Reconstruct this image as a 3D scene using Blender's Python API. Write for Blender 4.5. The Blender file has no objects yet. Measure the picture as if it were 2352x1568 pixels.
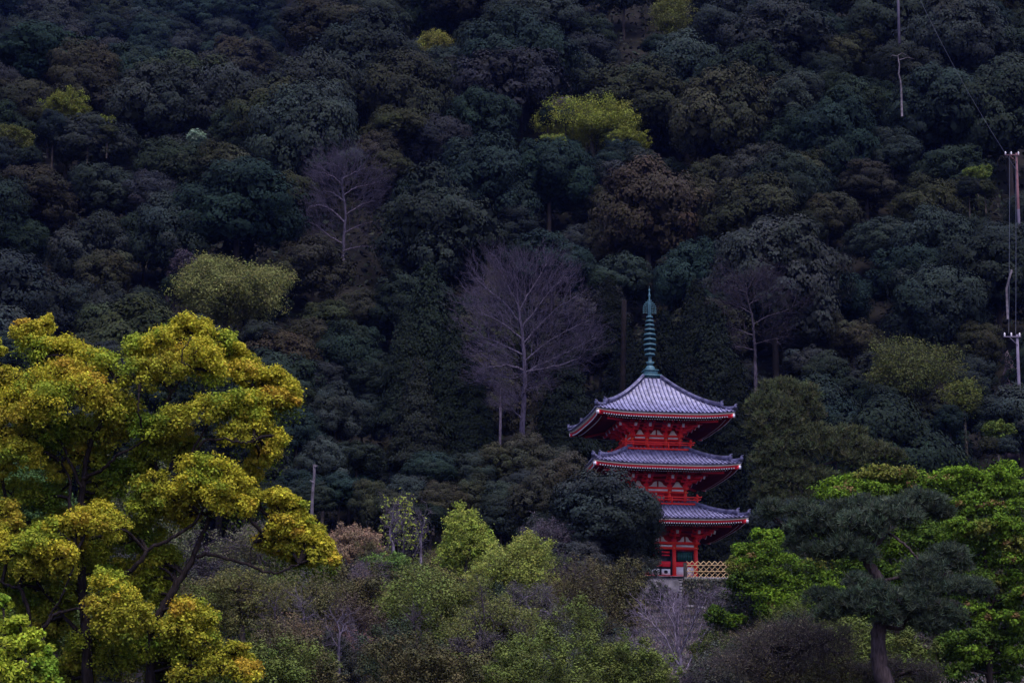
import bpy, math, random
import numpy as np
from math import radians, sin, cos, tan, pi, sqrt, atan2

# ------------------------------------------------------------------ camera, sky, sun, exposure
scene = bpy.context.scene
PITCH = radians(11.84); F = 6533.0; CX, CY = 1176.0, 784.0          # picture measured on a 2352 x 1568 grid
cam_d = bpy.data.cameras.new('camera'); cam = bpy.data.objects.new('camera', cam_d)
scene.collection.objects.link(cam); scene.camera = cam
cam.location = (0, 0, 0); cam.rotation_euler = (pi/2 + PITCH, 0, 0)
cam_d.sensor_width = 36.0; cam_d.lens = F/2352*36.0
cam_d.clip_start = 1.0; cam_d.clip_end = 3000.0

SUN_EL, SUN_AZ = radians(61), radians(165)     # azimuth from +Y (view direction) towards +X
world = bpy.data.worlds.new("World"); scene.world = world; world.use_nodes = True
wn = world.node_tree; wn.nodes.clear()
sky = wn.nodes.new('ShaderNodeTexSky'); sky.sky_type = 'NISHITA'; sky.sun_disc = False
sky.sun_elevation = SUN_EL; sky.sun_rotation = SUN_AZ
sky.air_density = 1.3; sky.dust_density = 2.5; sky.ozone_density = 2.0
tintn = wn.nodes.new('ShaderNodeMix'); tintn.data_type = 'RGBA'; tintn.blend_type = 'MULTIPLY'
tintn.inputs[0].default_value = 1.0
tintn.inputs[7].default_value = (1.0, 0.89, 1.15, 1)
bg = wn.nodes.new('ShaderNodeBackground'); bg.inputs[1].default_value = 0.095
wo_ = wn.nodes.new('ShaderNodeOutputWorld')
wn.links.new(sky.outputs[0], tintn.inputs[6]); wn.links.new(tintn.outputs[2], bg.inputs[0]); wn.links.new(bg.outputs[0], wo_.inputs[0])

sun_d = bpy.data.lights.new('sun', 'SUN'); sun_d.energy = 1.3; sun_d.angle = radians(35); sun_d.color = (1.0, 0.96, 0.92)
sun = bpy.data.objects.new('sun', sun_d); scene.collection.objects.link(sun)
from mathutils import Vector
sdir = Vector((sin(SUN_AZ)*cos(SUN_EL), cos(SUN_AZ)*cos(SUN_EL), sin(SUN_EL)))
sun.rotation_euler = sdir.to_track_quat('Z', 'Y').to_euler(); sun.location = (0, 100, 300)

scene.view_settings.view_transform = 'Standard'; scene.view_settings.look = 'None'
scene.view_settings.gamma = 1.0; scene.view_settings.exposure = 1.1
scene.render.engine = 'CYCLES'
scene.cycles.max_bounces = 4; scene.cycles.diffuse_bounces = 2; scene.cycles.glossy_bounces = 2
scene.cycles.transmission_bounces = 2; scene.cycles.volume_bounces = 0

rng = np.random.default_rng(7); random.seed(7)

# ------------------------------------------------------------------ helpers
def ray(px, py):
    u = CY - py
    return np.array([px - CX, F*cos(PITCH) - u*sin(PITCH), F*sin(PITCH) + u*cos(PITCH)])
def P(px, py, Y):
    """point of the world at distance Y ahead that the photo shows at (px, py)"""
    d = ray(px, py); return d*(Y/d[1])
def proj(p):
    fy = p[1]*cos(PITCH) + p[2]*sin(PITCH); uz = -p[1]*sin(PITCH) + p[2]*cos(PITCH)
    return CX + F*p[0]/fy, CY - F*uz/fy
def sstep(a, b, v):
    t = np.clip((v - a)/(b - a), 0, 1); return t*t*(3 - 2*t)

PX0, PY0 = P(1498, 1320, 216)[0], 216.0        # pagoda axis
def ground(x, y):
    x = np.asarray(x, float); y = np.asarray(y, float)
    base = np.where(y < 70, 0, np.where(y < 208, 0.172*(y - 70), 0))
    base = np.where(y >= 208, 23.8 + 3.4*sstep(208, 228, y), base)
    hill = np.clip(y - 232, 0, 430)*0.68
    lobe = 4.0*np.sin(x*0.055 + 0.6 + y*0.012)*sstep(232, 300, y) + 2.2*np.sin(x*0.13 - y*0.05)*sstep(232, 300, y)
    capped = np.clip(y - 232, 0, 88)*0.68 + np.clip(y - 430, 0, 260)*0.70
    s = x/np.maximum(y, 30.0)
    w = sstep(-0.086, -0.066, s + 0.0*y)
    w = np.where(y < 315, 1.0, w)
    h = hill*w + capped*(1 - w)
    return base + h + lobe
# terrace of the pagoda
ZT = None

class G:
    """collects quads; builds one mesh"""
    def __init__(s): s.V = []; s.Q = []; s.M = []; s.T = []; s.n = 0
    def add(s, V, Q, mat=0, tint=None):
        V = np.asarray(V, float); Q = np.asarray(Q, int)
        s.V.append(V); s.Q.append(Q + s.n); s.M.append(np.full(len(Q), mat, int)); s.n += len(V)
        if tint is None: tint = np.ones((len(V), 3))
        else:
            tint = np.asarray(tint, float)
            if tint.ndim == 1: tint = np.tile(tint, (len(V), 1))
        s.T.append(tint)
    def mesh(s, name, mats, origin=None, smooth=False):
        V = np.concatenate(s.V); Q = np.concatenate(s.Q); M = np.concatenate(s.M); T = np.concatenate(s.T)
        if origin is not None: V = V - np.asarray(origin)
        me = bpy.data.meshes.new(name)
        me.vertices.add(len(V)); me.vertices.foreach_set('co', V.ravel().astype(np.float32))
        me.loops.add(len(Q)*4); me.loops.foreach_set('vertex_index', Q.ravel().astype(np.int32))
        me.polygons.add(len(Q)); me.polygons.foreach_set('loop_start', (np.arange(len(Q))*4).astype(np.int32))
        me.polygons.foreach_set('material_index', M.astype(np.int32))
        if smooth: me.polygons.foreach_set('use_smooth', np.ones(len(Q), bool))
        me.update(calc_edges=True)
        at = me.attributes.new('tint', 'FLOAT_COLOR', 'POINT')
        at.data.foreach_set('color', np.hstack([T, np.ones((len(T), 1))]).ravel().astype(np.float32))
        for m in mats: me.materials.append(m)
        return me
    def build(s, name, mats, parent=None, origin=None, smooth=False):
        if not isinstance(mats, (list, tuple)): mats = [mats]
        me = s.mesh(name, mats, origin, smooth)
        o = bpy.data.objects.new(name, me); scene.collection.objects.link(o)
        if parent is not None: o.parent = parent
        elif origin is not None: o.location = origin
        return o
    # --- shapes
    def box(s, c, size, R=None, mat=0, tint=None):
        c = np.asarray(c, float); h = np.asarray(size, float)/2
        v = np.array([[x, y, z] for x in (-1, 1) for y in (-1, 1) for z in (-1, 1)])*h
        if R is not None: v = v @ np.asarray(R).T
        q = [[0,1,3,2],[4,6,7,5],[0,4,5,1],[2,3,7,6],[0,2,6,4],[1,5,7,3]]
        s.add(v + c, q, mat, tint)
    def bar(s, a, b, w, h, mat=0, tint=None, up=(0,0,1)):
        a = np.asarray(a, float); b = np.asarray(b, float); d = b - a; L = np.linalg.norm(d); d = d/L
        u = np.asarray(up, float); r = np.cross(d, u); r /= np.linalg.norm(r); t = np.cross(r, d)
        s.box((a + b)/2, (L, w, h), np.array([d, r, t]).T, mat, tint)
    def tube(s, pts, rad, sides=6, mat=0, tint=None, cap=True):
        pts = np.asarray(pts, float); n = len(pts)
        rad = np.full(n, rad) if np.isscalar(rad) else np.asarray(rad, float)
        tn = np.gradient(pts, axis=0); tn /= np.linalg.norm(tn, axis=1)[:, None] + 1e-9
        ref = np.array([0.13, 0.27, 0.95]) if abs(tn[0][2]) < 0.8 else np.array([0.95, 0.2, 0.1])
        V = []
        a = np.linspace(0, 2*pi, sides, endpoint=False)
        for i in range(n):
            u = np.cross(tn[i], ref); u /= np.linalg.norm(u); v = np.cross(tn[i], u); ref = np.cross(u, tn[i])
            V.append(pts[i] + rad[i]*(np.cos(a)[:, None]*u + np.sin(a)[:, None]*v))
        V = np.concatenate(V); Q = []
        for i in range(n - 1):
            for j in range(sides):
                k = (j + 1) % sides
                Q.append([i*sides + j, i*sides + k, (i+1)*sides + k, (i+1)*sides + j])
        if cap and sides in (4, 6, 8):
            for b in (0, (n-1)*sides):
                if sides == 4: Q.append([b, b+1, b+2, b+3])
                elif sides == 6: Q += [[b, b+1, b+2, b+3], [b, b+3, b+4, b+5]]
                else: Q += [[b, b+1, b+2, b+3], [b, b+3, b+4, b+5], [b, b+5, b+6, b+7]]
        s.add(V, Q, mat, tint)
    def segs(s, A, B, ra, rb, mat=0, tint=None, sides=3):
        A = np.asarray(A); B = np.asarray(B)
        if len(A) == 0: return
        ra = np.broadcast_to(ra, (len(A),)); rb = np.broadcast_to(rb, (len(A),))
        d = B - A; d = d/(np.linalg.norm(d, axis=1)[:, None] + 1e-9)
        ref = np.where(np.abs(d[:, 2:3]) < 0.9, np.array([[0., 0., 1.]]), np.array([[1., 0., 0.]]))
        u = np.cross(d, ref); u /= np.linalg.norm(u, axis=1)[:, None]; v = np.cross(d, u)
        V = []
        for k in range(sides):
            a = 2*pi*k/sides; V.append(A + ra[:, None]*(cos(a)*u + sin(a)*v))
        for k in range(sides):
            a = 2*pi*k/sides; V.append(B + rb[:, None]*(cos(a)*u + sin(a)*v))
        V = np.stack(V, 1); n = len(A)
        q = np.array([[k, (k+1) % sides, sides + (k+1) % sides, sides + k] for k in range(sides)])
        Q = (np.arange(n)*2*sides)[:, None, None] + q[None]
        if tint is not None:
            tint = np.asarray(tint)
            if tint.ndim == 2: tint = np.repeat(tint, 2*sides, axis=0)
        s.add(V.reshape(-1, 3), Q.reshape(-1, 4), mat, tint)
    def lathe(s, prof, c=(0,0,0), seg=16, mat=0, tint=None):
        c = np.asarray(c, float); a = np.linspace(0, 2*pi, seg, endpoint=False); V = []; Q = []
        for r, z in prof: V.append(np.stack([r*np.cos(a), r*np.sin(a), np.full(seg, z)], 1))
        for i in range(len(prof) - 1):
            for j in range(seg):
                k = (j+1) % seg; Q.append([i*seg+j, i*seg+k, (i+1)*seg+k, (i+1)*seg+j])
        s.add(np.concatenate(V) + c, Q, mat, tint)
    def cards(s, C, N, size, aspect=0.6, jit=0.6, mat=0, tint=None, up=None):
        """leaf shaped quads at C facing about N"""
        n = len(C)
        if n == 0: return
        size = np.broadcast_to(size, (n,))
        N = N + jit*rng.normal(size=(n, 3)); N /= np.linalg.norm(N, axis=1)[:, None] + 1e-9
        r = rng.normal(size=(n, 3)) if up is None else up + 0.35*rng.normal(size=(n, 3))
        u = np.cross(N, np.cross(r, N)); u /= np.linalg.norm(u, axis=1)[:, None] + 1e-9
        v = np.cross(N, u)
        a = (size*0.5)[:, None]; b = a*aspect
        V = np.stack([C - u*a, C + v*b - u*a*0.1, C + u*a, C - v*b - u*a*0.1], 1).reshape(-1, 3)
        Q = np.arange(n*4).reshape(-1, 4)
        if tint is not None:
            tint = np.asarray(tint)
            if tint.ndim == 2: tint = np.repeat(tint, 4, axis=0)
        s.add(V, Q, mat, tint)

def sph(n, up=0.0):
    v = rng.normal(size=(n, 3)); v[:, 2] += up; return v/np.linalg.norm(v, axis=1)[:, None]

def tag(o, label=None, cat=None, group=None, kind=None):
    if label: o['label'] = label
    if cat: o['category'] = cat
    if group: o['group'] = group
    if kind: o['kind'] = kind
    return o
def empty(name, loc, rz=0.0):
    o = bpy.data.objects.new(name, None); scene.collection.objects.link(o)
    o.location = loc; o.rotation_euler = (0, 0, rz); o.empty_display_size = 0.3; return o

# ------------------------------------------------------------------ materials
def new_mat(name):
    m = bpy.data.materials.new(name); m.use_nodes = True
    nt = m.node_tree; b = nt.nodes['Principled BSDF']; return m, nt, b
def leaf_mat(name, use_obj=False, transl=0.0, rough=0.55, spec=0.25):
    m, nt, b = new_mat(name); a = nt.nodes.new('ShaderNodeAttribute'); a.attribute_name = 'tint'
    col = a.outputs['Color']
    if use_obj:
        oi = nt.nodes.new('ShaderNodeObjectInfo'); mx = nt.nodes.new('ShaderNodeMix'); mx.data_type = 'RGBA'; mx.blend_type = 'MULTIPLY'
        mx.inputs[0].default_value = 1.0
        nt.links.new(col, mx.inputs[6]); nt.links.new(oi.outputs['Color'], mx.inputs[7]); col = mx.outputs[2]
    nt.links.new(col, b.inputs['Base Color']); b.inputs['Roughness'].default_value = rough
    b.inputs['Specular IOR Level'].default_value = spec
    if transl > 0:
        t = nt.nodes.new('ShaderNodeBsdfTranslucent'); nt.links.new(col, t.inputs[0])
        mi = nt.nodes.new('ShaderNodeMixShader'); mi.inputs[0].default_value = transl
        nt.links.new(b.outputs[0], mi.inputs[1]); nt.links.new(t.outputs[0], mi.inputs[2])
        nt.links.new(mi.outputs[0], nt.nodes['Material Output'].inputs[0])
    return m
def noise_mat(name, c1, c2, scale=2.0, rough=0.8, spec=0.2, bump=0.0, detail=6.0, metal=0.0, bscale=None):
    m, nt, b = new_mat(name); tc = nt.nodes.new('ShaderNodeTexCoord')
    n = nt.nodes.new('ShaderNodeTexNoise'); n.inputs['Scale'].default_value = scale; n.inputs['Detail'].default_value = detail
    r = nt.nodes.new('ShaderNodeValToRGB'); r.color_ramp.elements[0].color = (*c1, 1); r.color_ramp.elements[1].color = (*c2, 1)
    r.color_ramp.elements[0].position = 0.35; r.color_ramp.elements[1].position = 0.65
    nt.links.new(tc.outputs['Object'], n.inputs['Vector']); nt.links.new(n.outputs['Fac'], r.inputs[0])
    nt.links.new(r.outputs[0], b.inputs['Base Color']); b.inputs['Roughness'].default_value = rough
    b.inputs['Specular IOR Level'].default_value = spec; b.inputs['Metallic'].default_value = metal
    if bump > 0:
        n2 = nt.nodes.new('ShaderNodeTexNoise'); n2.inputs['Scale'].default_value = bscale or scale*3; n2.inputs['Detail'].default_value = 6
        bp = nt.nodes.new('ShaderNodeBump'); bp.inputs['Strength'].default_value = bump; bp.inputs['Distance'].default_value = 0.1
        nt.links.new(tc.outputs['Object'], n2.inputs['Vector']); nt.links.new(n2.outputs['Fac'], bp.inputs['Height'])
        nt.links.new(bp.outputs[0], b.inputs['Normal'])
    return m
M_forest = leaf_mat('forest_leaf', use_obj=True, rough=0.8, spec=0.06)
M_leaf = leaf_mat('leaf', transl=0.25, rough=0.8, spec=0.08)
M_needle = leaf_mat('needle', transl=0.05, rough=0.75, spec=0.08)
M_bark = noise_mat('dark_bark', (0.018, 0.014, 0.014), (0.05, 0.042, 0.04), 3.0, 0.9, 0.1, 0.6)
M_barkp = noise_mat('pine_bark', (0.05, 0.032, 0.035), (0.12, 0.08, 0.085), 3.0, 0.9, 0.1, 0.6)
M_twig = leaf_mat('twig', transl=0.0, rough=0.95, spec=0.03)
_t = M_twig.node_tree; _b = _t.nodes['Principled BSDF']; _src = _b.inputs['Base Color'].links[0].from_socket
_c = _t.nodes.new('ShaderNodeTexCoord'); _mp = _t.nodes.new('ShaderNodeMapping'); _mp.inputs['Scale'].default_value = (7, 7, 1.6)
_n = _t.nodes.new('ShaderNodeTexNoise'); _n.inputs['Scale'].default_value = 1.5; _n.inputs['Detail'].default_value = 6
_r = _t.nodes.new('ShaderNodeMapRange'); _r.inputs[1].default_value = 0.3; _r.inputs[2].default_value = 0.7; _r.inputs[3].default_value = 0.45; _r.inputs[4].default_value = 1.7
_m = _t.nodes.new('ShaderNodeMix'); _m.data_type = 'RGBA'; _m.blend_type = 'MULTIPLY'; _m.inputs[0].default_value = 1.0
_p = _t.nodes.new('ShaderNodeBump'); _p.inputs['Strength'].default_value = 0.8; _p.inputs['Distance'].default_value = 0.06
_t.links.new(_c.outputs['Object'], _mp.inputs[0]); _t.links.new(_mp.outputs[0], _n.inputs['Vector']); _t.links.new(_n.outputs['Fac'], _r.inputs[0])
_t.links.new(_src, _m.inputs[6]); _t.links.new(_r.outputs[0], _m.inputs[7]); _t.links.new(_m.outputs[2], _b.inputs['Base Color'])
_t.links.new(_n.outputs['Fac'], _p.inputs['Height']); _t.links.new(_p.outputs[0], _b.inputs['Normal'])
M_soil = noise_mat('forest_floor', (0.006, 0.006, 0.005), (0.020, 0.018, 0.015), 0.35, 0.95, 0.1, 0.4)
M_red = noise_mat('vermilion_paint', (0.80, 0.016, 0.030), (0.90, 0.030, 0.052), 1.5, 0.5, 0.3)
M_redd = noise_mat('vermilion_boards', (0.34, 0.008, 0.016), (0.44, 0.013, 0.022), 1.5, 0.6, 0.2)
M_dkred = noise_mat('shaded_red_boards', (0.10, 0.006, 0.009), (0.15, 0.009, 0.012), 1.5, 0.8, 0.05)  # soffit and rafter red, darkened to paint in the shade under the eaves
M_rail = noise_mat('fresh_vermilion', (0.86, 0.030, 0.022), (0.94, 0.050, 0.032), 1.5, 0.5, 0.3)
M_white = noise_mat('white_plaster', (0.74, 0.70, 0.76), (0.86, 0.82, 0.87), 2.0, 0.7, 0.2)
M_cream = noise_mat('cream_paint', (0.62, 0.55, 0.45), (0.76, 0.68, 0.58), 2.0, 0.6, 0.2)
M_bronze = noise_mat('green_bronze', (0.028, 0.09, 0.12), (0.06, 0.15, 0.19), 4.0, 0.55, 0.4)
M_gold = noise_mat('brass', (0.75, 0.45, 0.08), (0.85, 0.55, 0.12), 5.0, 0.35, 0.5, metal=0.6)
M_black = noise_mat('black_lacquer', (0.008, 0.008, 0.014), (0.014, 0.014, 0.022), 5.0, 0.4, 0.3)
M_green = noise_mat('green_paint', (0.02, 0.10, 0.09), (0.03, 0.14, 0.12), 5.0, 0.5, 0.3)
M_stone = noise_mat('granite', (0.09, 0.085, 0.095), (0.22, 0.205, 0.23), 1.8, 0.9, 0.2, 0.7)
M_rock = noise_mat('pink_rock', (0.05, 0.036, 0.046), (0.13, 0.092, 0.11), 0.35, 0.9, 0.2, 1.0, bscale=0.8)
M_bamboo = noise_mat('dry_bamboo', (0.34, 0.22, 0.11), (0.50, 0.36, 0.19), 3.0, 0.6, 0.3)
M_pole = noise_mat('concrete_pole', (0.10, 0.085, 0.13), (0.17, 0.15, 0.21), 0.8, 0.8, 0.2)
M_rust = noise_mat('rusty_pole', (0.10, 0.045, 0.055), (0.17, 0.085, 0.10), 0.9, 0.8, 0.2)
M_dimbark = noise_mat('shade_dimmed_bark', (0.006, 0.005, 0.006), (0.014, 0.011, 0.012), 3.0, 0.95, 0.05)  # bark colour lowered to carry the shade of the hollow
M_dead = noise_mat('dead_wood', (0.06, 0.052, 0.065), (0.13, 0.115, 0.14), 2.5, 0.9, 0.1, 0.4)
M_wire = noise_mat('wire', (0.018, 0.02, 0.035), (0.03, 0.033, 0.05), 2.0, 0.5, 0.4)

# roof tile: courses as bump bands across the slope
M_tile, nt, b = new_mat('roof_tile')
tc = nt.nodes.new('ShaderNodeTexCoord'); n = nt.nodes.new('ShaderNodeTexNoise'); n.inputs['Scale'].default_value = 2.6; n.inputs['Detail'].default_value = 10
r = nt.nodes.new('ShaderNodeValToRGB'); r.color_ramp.elements[0].color = (0.105, 0.10, 0.19, 1); r.color_ramp.elements[1].color = (0.25, 0.245, 0.41, 1)
r.color_ramp.elements[0].position = 0.38; r.color_ramp.elements[1].position = 0.60
w = nt.nodes.new('ShaderNodeTexWave'); w.wave_type = 'BANDS'; w.bands_direction = 'Z'; w.wave_profile = 'SAW'; w.inputs['Scale'].default_value = 2.4
bp = nt.nodes.new('ShaderNodeBump'); bp.inputs['Strength'].default_value = 1.0; bp.inputs['Distance'].default_value = 0.09
nt.links.new(tc.outputs['Object'], n.inputs['Vector']); nt.links.new(tc.outputs['Object'], w.inputs['Vector'])
nt.links.new(n.outputs['Fac'], r.inputs[0]); nt.links.new(r.outputs[0], b.inputs['Base Color'])
nt.links.new(w.outputs['Color'], bp.inputs['Height']); nt.links.new(bp.outputs[0], b.inputs['Normal'])
b.inputs['Roughness'].default_value = 0.42; b.inputs['Specular IOR Level'].default_value = 0.5

# ------------------------------------------------------------------ the ground
gx = np.arange(-300, 301, 3.0); gy = np.concatenate([np.arange(-60, 400, 3.0), np.arange(400, 760, 6.0)])
X, Y = np.meshgrid(gx, gy); Z = ground(X, Y) + 0.25*np.sin(X*0.9)*np.sin(Y*0.7)
# level terrace under the pagoda, held by its stone wall
ZTER = P(1498, 2308*0.57422, 216 - 2.75)[2]
terr = sstep(24, 18, np.abs(X - PX0 - 4))*sstep(207.3, 209.3, Y)*sstep(234, 228, Y)
ZF = P(1580, 1327, 209.6)[2]; XF = P(1574, 1320, 209.6)[0]      # foot of the fence
lev = ZTER - 2.0 + (ZF - 0.08 - ZTER + 2.0)*sstep(XF - 1.2, XF - 0.2, X)
Z = Z*(1 - terr) + lev*terr
nx, ny = len(gx), len(gy)
idx = np.arange(nx*ny).reshape(ny, nx)
Q = np.stack([idx[:-1, :-1], idx[:-1, 1:], idx[1:, 1:], idx[1:, :-1]], -1).reshape(-1, 4)
g = G(); g.add(np.stack([X, Y, Z], -1).reshape(-1, 3), Q)
tag(g.build('hillside', M_soil, smooth=True), kind='structure')

# ------------------------------------------------------------------ pagoda
TH = radians(10)
def zr(row, d):           # row on the 4096 wide photo, d metres in front of the axis -> height above the terrace
    return P(1498, row*0.57422, 216 - d*cos(TH))[2] - ZTER
pag = empty('pagoda', (PX0, PY0, ZTER), TH)
tag(pag, 'red three-storey pagoda with grey tiled roofs and a green bronze spire', 'pagoda')
SD = [(np.array([0., -1, 0]), np.array([1., 0, 0])), (np.array([1., 0, 0]), np.array([0., 1, 0])),
      (np.array([0., 1, 0]), np.array([-1., 0, 0])), (np.array([-1., 0, 0]), np.array([0., -1, 0]))]
UPV = np.array([0, 0, 1.])
ROOFS = [  # half width at eave, z eave, half width top, z top, lift
    dict(W=6.12, ze=zr(2068, 6.0), w0=2.3, zt=zr(2017, 2.95) + 0.35, L=0.24),
    dict(W=5.72, ze=zr(1852, 5.6), w0=2.0, zt=zr(1797, 2.6) + 0.34, L=0.24),
    dict(W=5.40, ze=zr(1646, 5.3), w0=0.70, zt=zr(1513, 0.7), L=0.24)]
STOREY = [
    dict(h=2.75, bays=(-2.75, -1.07, 1.07, 2.75), ztop=zr(2166, 2.75), zbot=0.0, rows=(2166, 2174, 2178, 2186, 2195, 2144, 2123, 2087.5)),
    dict(h=2.15, bays=(-2.15, -0.91, 0.91, 2.15), ztop=zr(1948, 2.15), zbot=zr(2010, 2.15), rows=(1948, 1955, 1956, 1964, 1970, 1925, 1903, 1869)),
    dict(h=1.85, bays=(-1.85, -0.73, 0.73, 1.85), ztop=zr(1741, 1.85), zbot=zr(1793, 1.85), rows=(1741, 1747, 1749.5, 1755.5, 1760, 1721, 1697, 1663))]
for R_, hb_, row_ in ((ROOFS[0], 2.9, 2015), (ROOFS[1], 2.52, 1797.5)):
    tb = (hb_ - R_['w0'])/(R_['W'] - R_['w0']); pb = 0.52*tb + 0.48*(1 - (1 - tb)**2)
    R_['zt'] = (zr(row_, hb_) - 0.12 - R_['ze']*pb)/(1 - pb)
def roof_z(R, x, t):
    wd = R['w0'] + (R['W'] - R['w0'])*t
    pr = 0.52*t + 0.48*(1 - (1 - t)**2)
    return R['zt'] - (R['zt'] - R['ze'])*pr + R['L']*np.clip(np.abs(x)/wd, 0, 1)**3.5*t**2
def roof_pt(R, o, a, x, t, dz=0.0):
    return a*x + o*(R['w0'] + (R['W'] - R['w0'])*t) + UPV*(roof_z(R, x, t) + dz)
def band(g, R, wo, wi, z0, z1, mat=0):
    """mitred frame following the curved eave; z relative to the eave"""
    N = 24
    for o, a in SD:
        V = []; Q = []
        for i in range(N + 1):
            s_ = -1 + 2*i/N
            lf = R['ze'] + R['L']*abs(s_)**3.5
            for wd, zz in ((wo, z1), (wo, z0), (wi, z0), (wi, z1)):
                V.append(a*(s_*wd) + o*wd + UPV*(lf + zz))
        for i in range(N):
            for k in range(4):
                l = (k+1) % 4; Q.append([i*4+k, i*4+l, (i+1)*4+l, (i+1)*4+k])
        g.add(V, Q, mat)
def sweep(g, pts, w_, z0, z1):
    pts = np.array(pts); d = np.gradient(pts, axis=0); d[:, 2] = 0; d /= np.linalg.norm(d, axis=1)[:, None]
    r_ = np.stack([d[:, 1], -d[:, 0], d[:, 2]*0], 1)*w_/2; V = []; Q = []
    for p_, q_ in zip(pts, r_): V += [p_ - q_ + UPV*z0, p_ + q_ + UPV*z0, p_ + q_ + UPV*z1, p_ - q_ + UPV*z1]
    for i in range(len(pts) - 1):
        for k in range(4): l = (k+1) % 4; Q.append([i*4+k, i*4+l, i*4+4+l, i*4+4+k])
    n_ = len(V); Q += [[0, 1, 2, 3], [n_-4, n_-3, n_-2, n_-1]]; g.add(V, Q)
for si, R in enumerate(ROOFS):
    g = G(); g2 = G()
    for o, a in SD:
        NT, NX = 14, 30; V = []; Q = []
        for i in range(NT + 1):
            t = i/NT; wd = R['w0'] + (R['W'] - R['w0'])*t
            for j in range(NX + 1): V.append(roof_pt(R, o, a, wd*(-1 + 2*j/NX), t))
        for i in range(NT):
            for j in range(NX):
                k = i*(NX+1) + j; Q.append([k, k+NX+1, k+NX+2, k+1])
        g.add(V, Q)
        sp = 0.315; nr = int(R['W']/sp)
        for k in range(-nr, nr + 1):
            x = k*sp
            t0 = max(0.0, (abs(x) + 0.1 - R['w0'])/(R['W'] - R['w0']))
            if t0 > 0.96: continue
            pts = [roof_pt(R, o, a, x, t0 + (1.012 - t0)*i/10, 0.03) for i in range(11)]
            g2.tube(pts, 0.066, 6)
    rf = g.build('roof', M_tile, pag, smooth=True)
    g2.build('tile_rolls', M_tile, rf, smooth=True)
    # eave edge, boards
    e = G(); band(e, R, R['W'] - 0.02, R['W'] - 0.5, -0.10, -0.012); e.build('eave_tiles', M_tile, rf)
    e = G(); band(e, R, R['W'] - 0.07, R['W'] - 0.5, -0.19, -0.103); e.build('eave_moulding', M_cream, pag)
    e = G(); band(e, R, R['W'] - 0.17, R['W'] - 0.5, -0.34, -0.193); e.build('eave_board', M_red, pag)
    # hip ridges
    for q in range(4):
        o, a = SD[q]; hr = G()
        def hp(t, dz): 
            wd = R['w0'] + (R['W'] - R['w0'])*t
            return a*(-wd) + o*wd + UPV*(roof_z(R, wd, t) + dz)
        T1 = 0.80
        pts = [hp(0.0 + T1*i/10, 0.16 + 0.12*(i/10)**5) for i in range(11)]
        sweep(hr, pts, 0.22, -0.18, 0.10); sweep(hr, pts, 0.30, 0.04, 0.07); sweep(hr, pts, 0.13, 0.10, 0.17)
        hp_ = hr.build('hip_ridge', M_tile, rf)
        lr = G(); pts = [hp(T1 + (0.99-T1)*i/6, 0.11 + 0.16*(i/6)**3) for i in range(7)]
        sweep(lr, pts, 0.18, -0.14, 0.05); sweep(lr, pts, 0.12, 0.05, 0.11)
        lr.build('lower_hip_ridge', M_tile, rf)
        dg = (o - a)/sqrt(2)
        for (t, s_, nm) in ((T1 + 0.012, 1.0, 'ridge_end_tile'), (0.995, 0.8, 'ridge_end_tile')):
            og = G(); p = hp(t, 0.2 if t < 0.9 else 0.2)
            rt = np.cross(dg, UPV)
            Rm = np.array([dg, rt, UPV]).T
            og.box(p + UPV*0.02, (0.10, 0.34*s_, 0.46*s_), Rm)
            og.box(p + UPV*0.27*s_, (0.09, 0.20*s_, 0.12*s_), Rm)
            og.bar(p + UPV*0.30*s_ - dg*0.1, p + UPV*0.36*s_ + dg*0.14, 0.08, 0.08)
            og.build(nm, M_tile, rf)
    # soffit boards, rafters, corner beams
    S = STOREY[si]; zbr = zr(S['rows'][6], S['h'] + 1.2)
    so = G()
    zi = R['ze'] + 0.30
    for o, a in SD:
        V = []; Q = []; N = 16
        for i in range(N + 1):
            s_ = -1 + 2*i/N
            V.append(a*(s_*(R['W']-0.26)) + o*(R['W']-0.26) + UPV*(R['ze'] - 0.345 + R['L']*abs(s_)**3.5))
            V.append(a*(s_*(R['w0'] + 0.1)) + o*(R['w0'] + 0.1) + UPV*zi)
        for i in range(N): Q.append([2*i, 2*i+2, 2*i+3, 2*i+1])
        so.add(V, Q)
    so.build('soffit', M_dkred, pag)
    for (wtip, dz, nm) in ((R['W'] - 0.22, -0.395, 'flying_rafters'), (R['W'] - 0.62, -0.50, 'base_rafters')):
        rg = G(); sp = 0.19; nn = int((wtip - 0.25)/sp)
        for o, a in SD:
            for k in range(-nn, nn + 1):
                x = k*sp; lf = R['L']*(abs(x)/wtip)**3.5
                tip = a*x + o*wtip + UPV*(R['ze'] + dz + lf)
                win = max(abs(x) + 0.1, S['h'] + 0.5)
                if win > wtip - 0.2: win = wtip - 0.2
                inn = a*x + o*win + UPV*(R['ze'] + dz + lf*0.6 + (wtip - win)*0.16)
                rw_ = 0.072 if nm[0] == 'f' else 0.05
                rg.bar(inn, tip, rw_, rw_ + 0.012, 0)
                dd = (tip - inn)/np.linalg.norm(tip - inn)
                rg.bar(tip + dd*0.002, tip + dd*0.03, rw_ + 0.006, rw_ + 0.018, 1)
        rg.build(nm, [M_dkred, M_white], pag)
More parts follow.
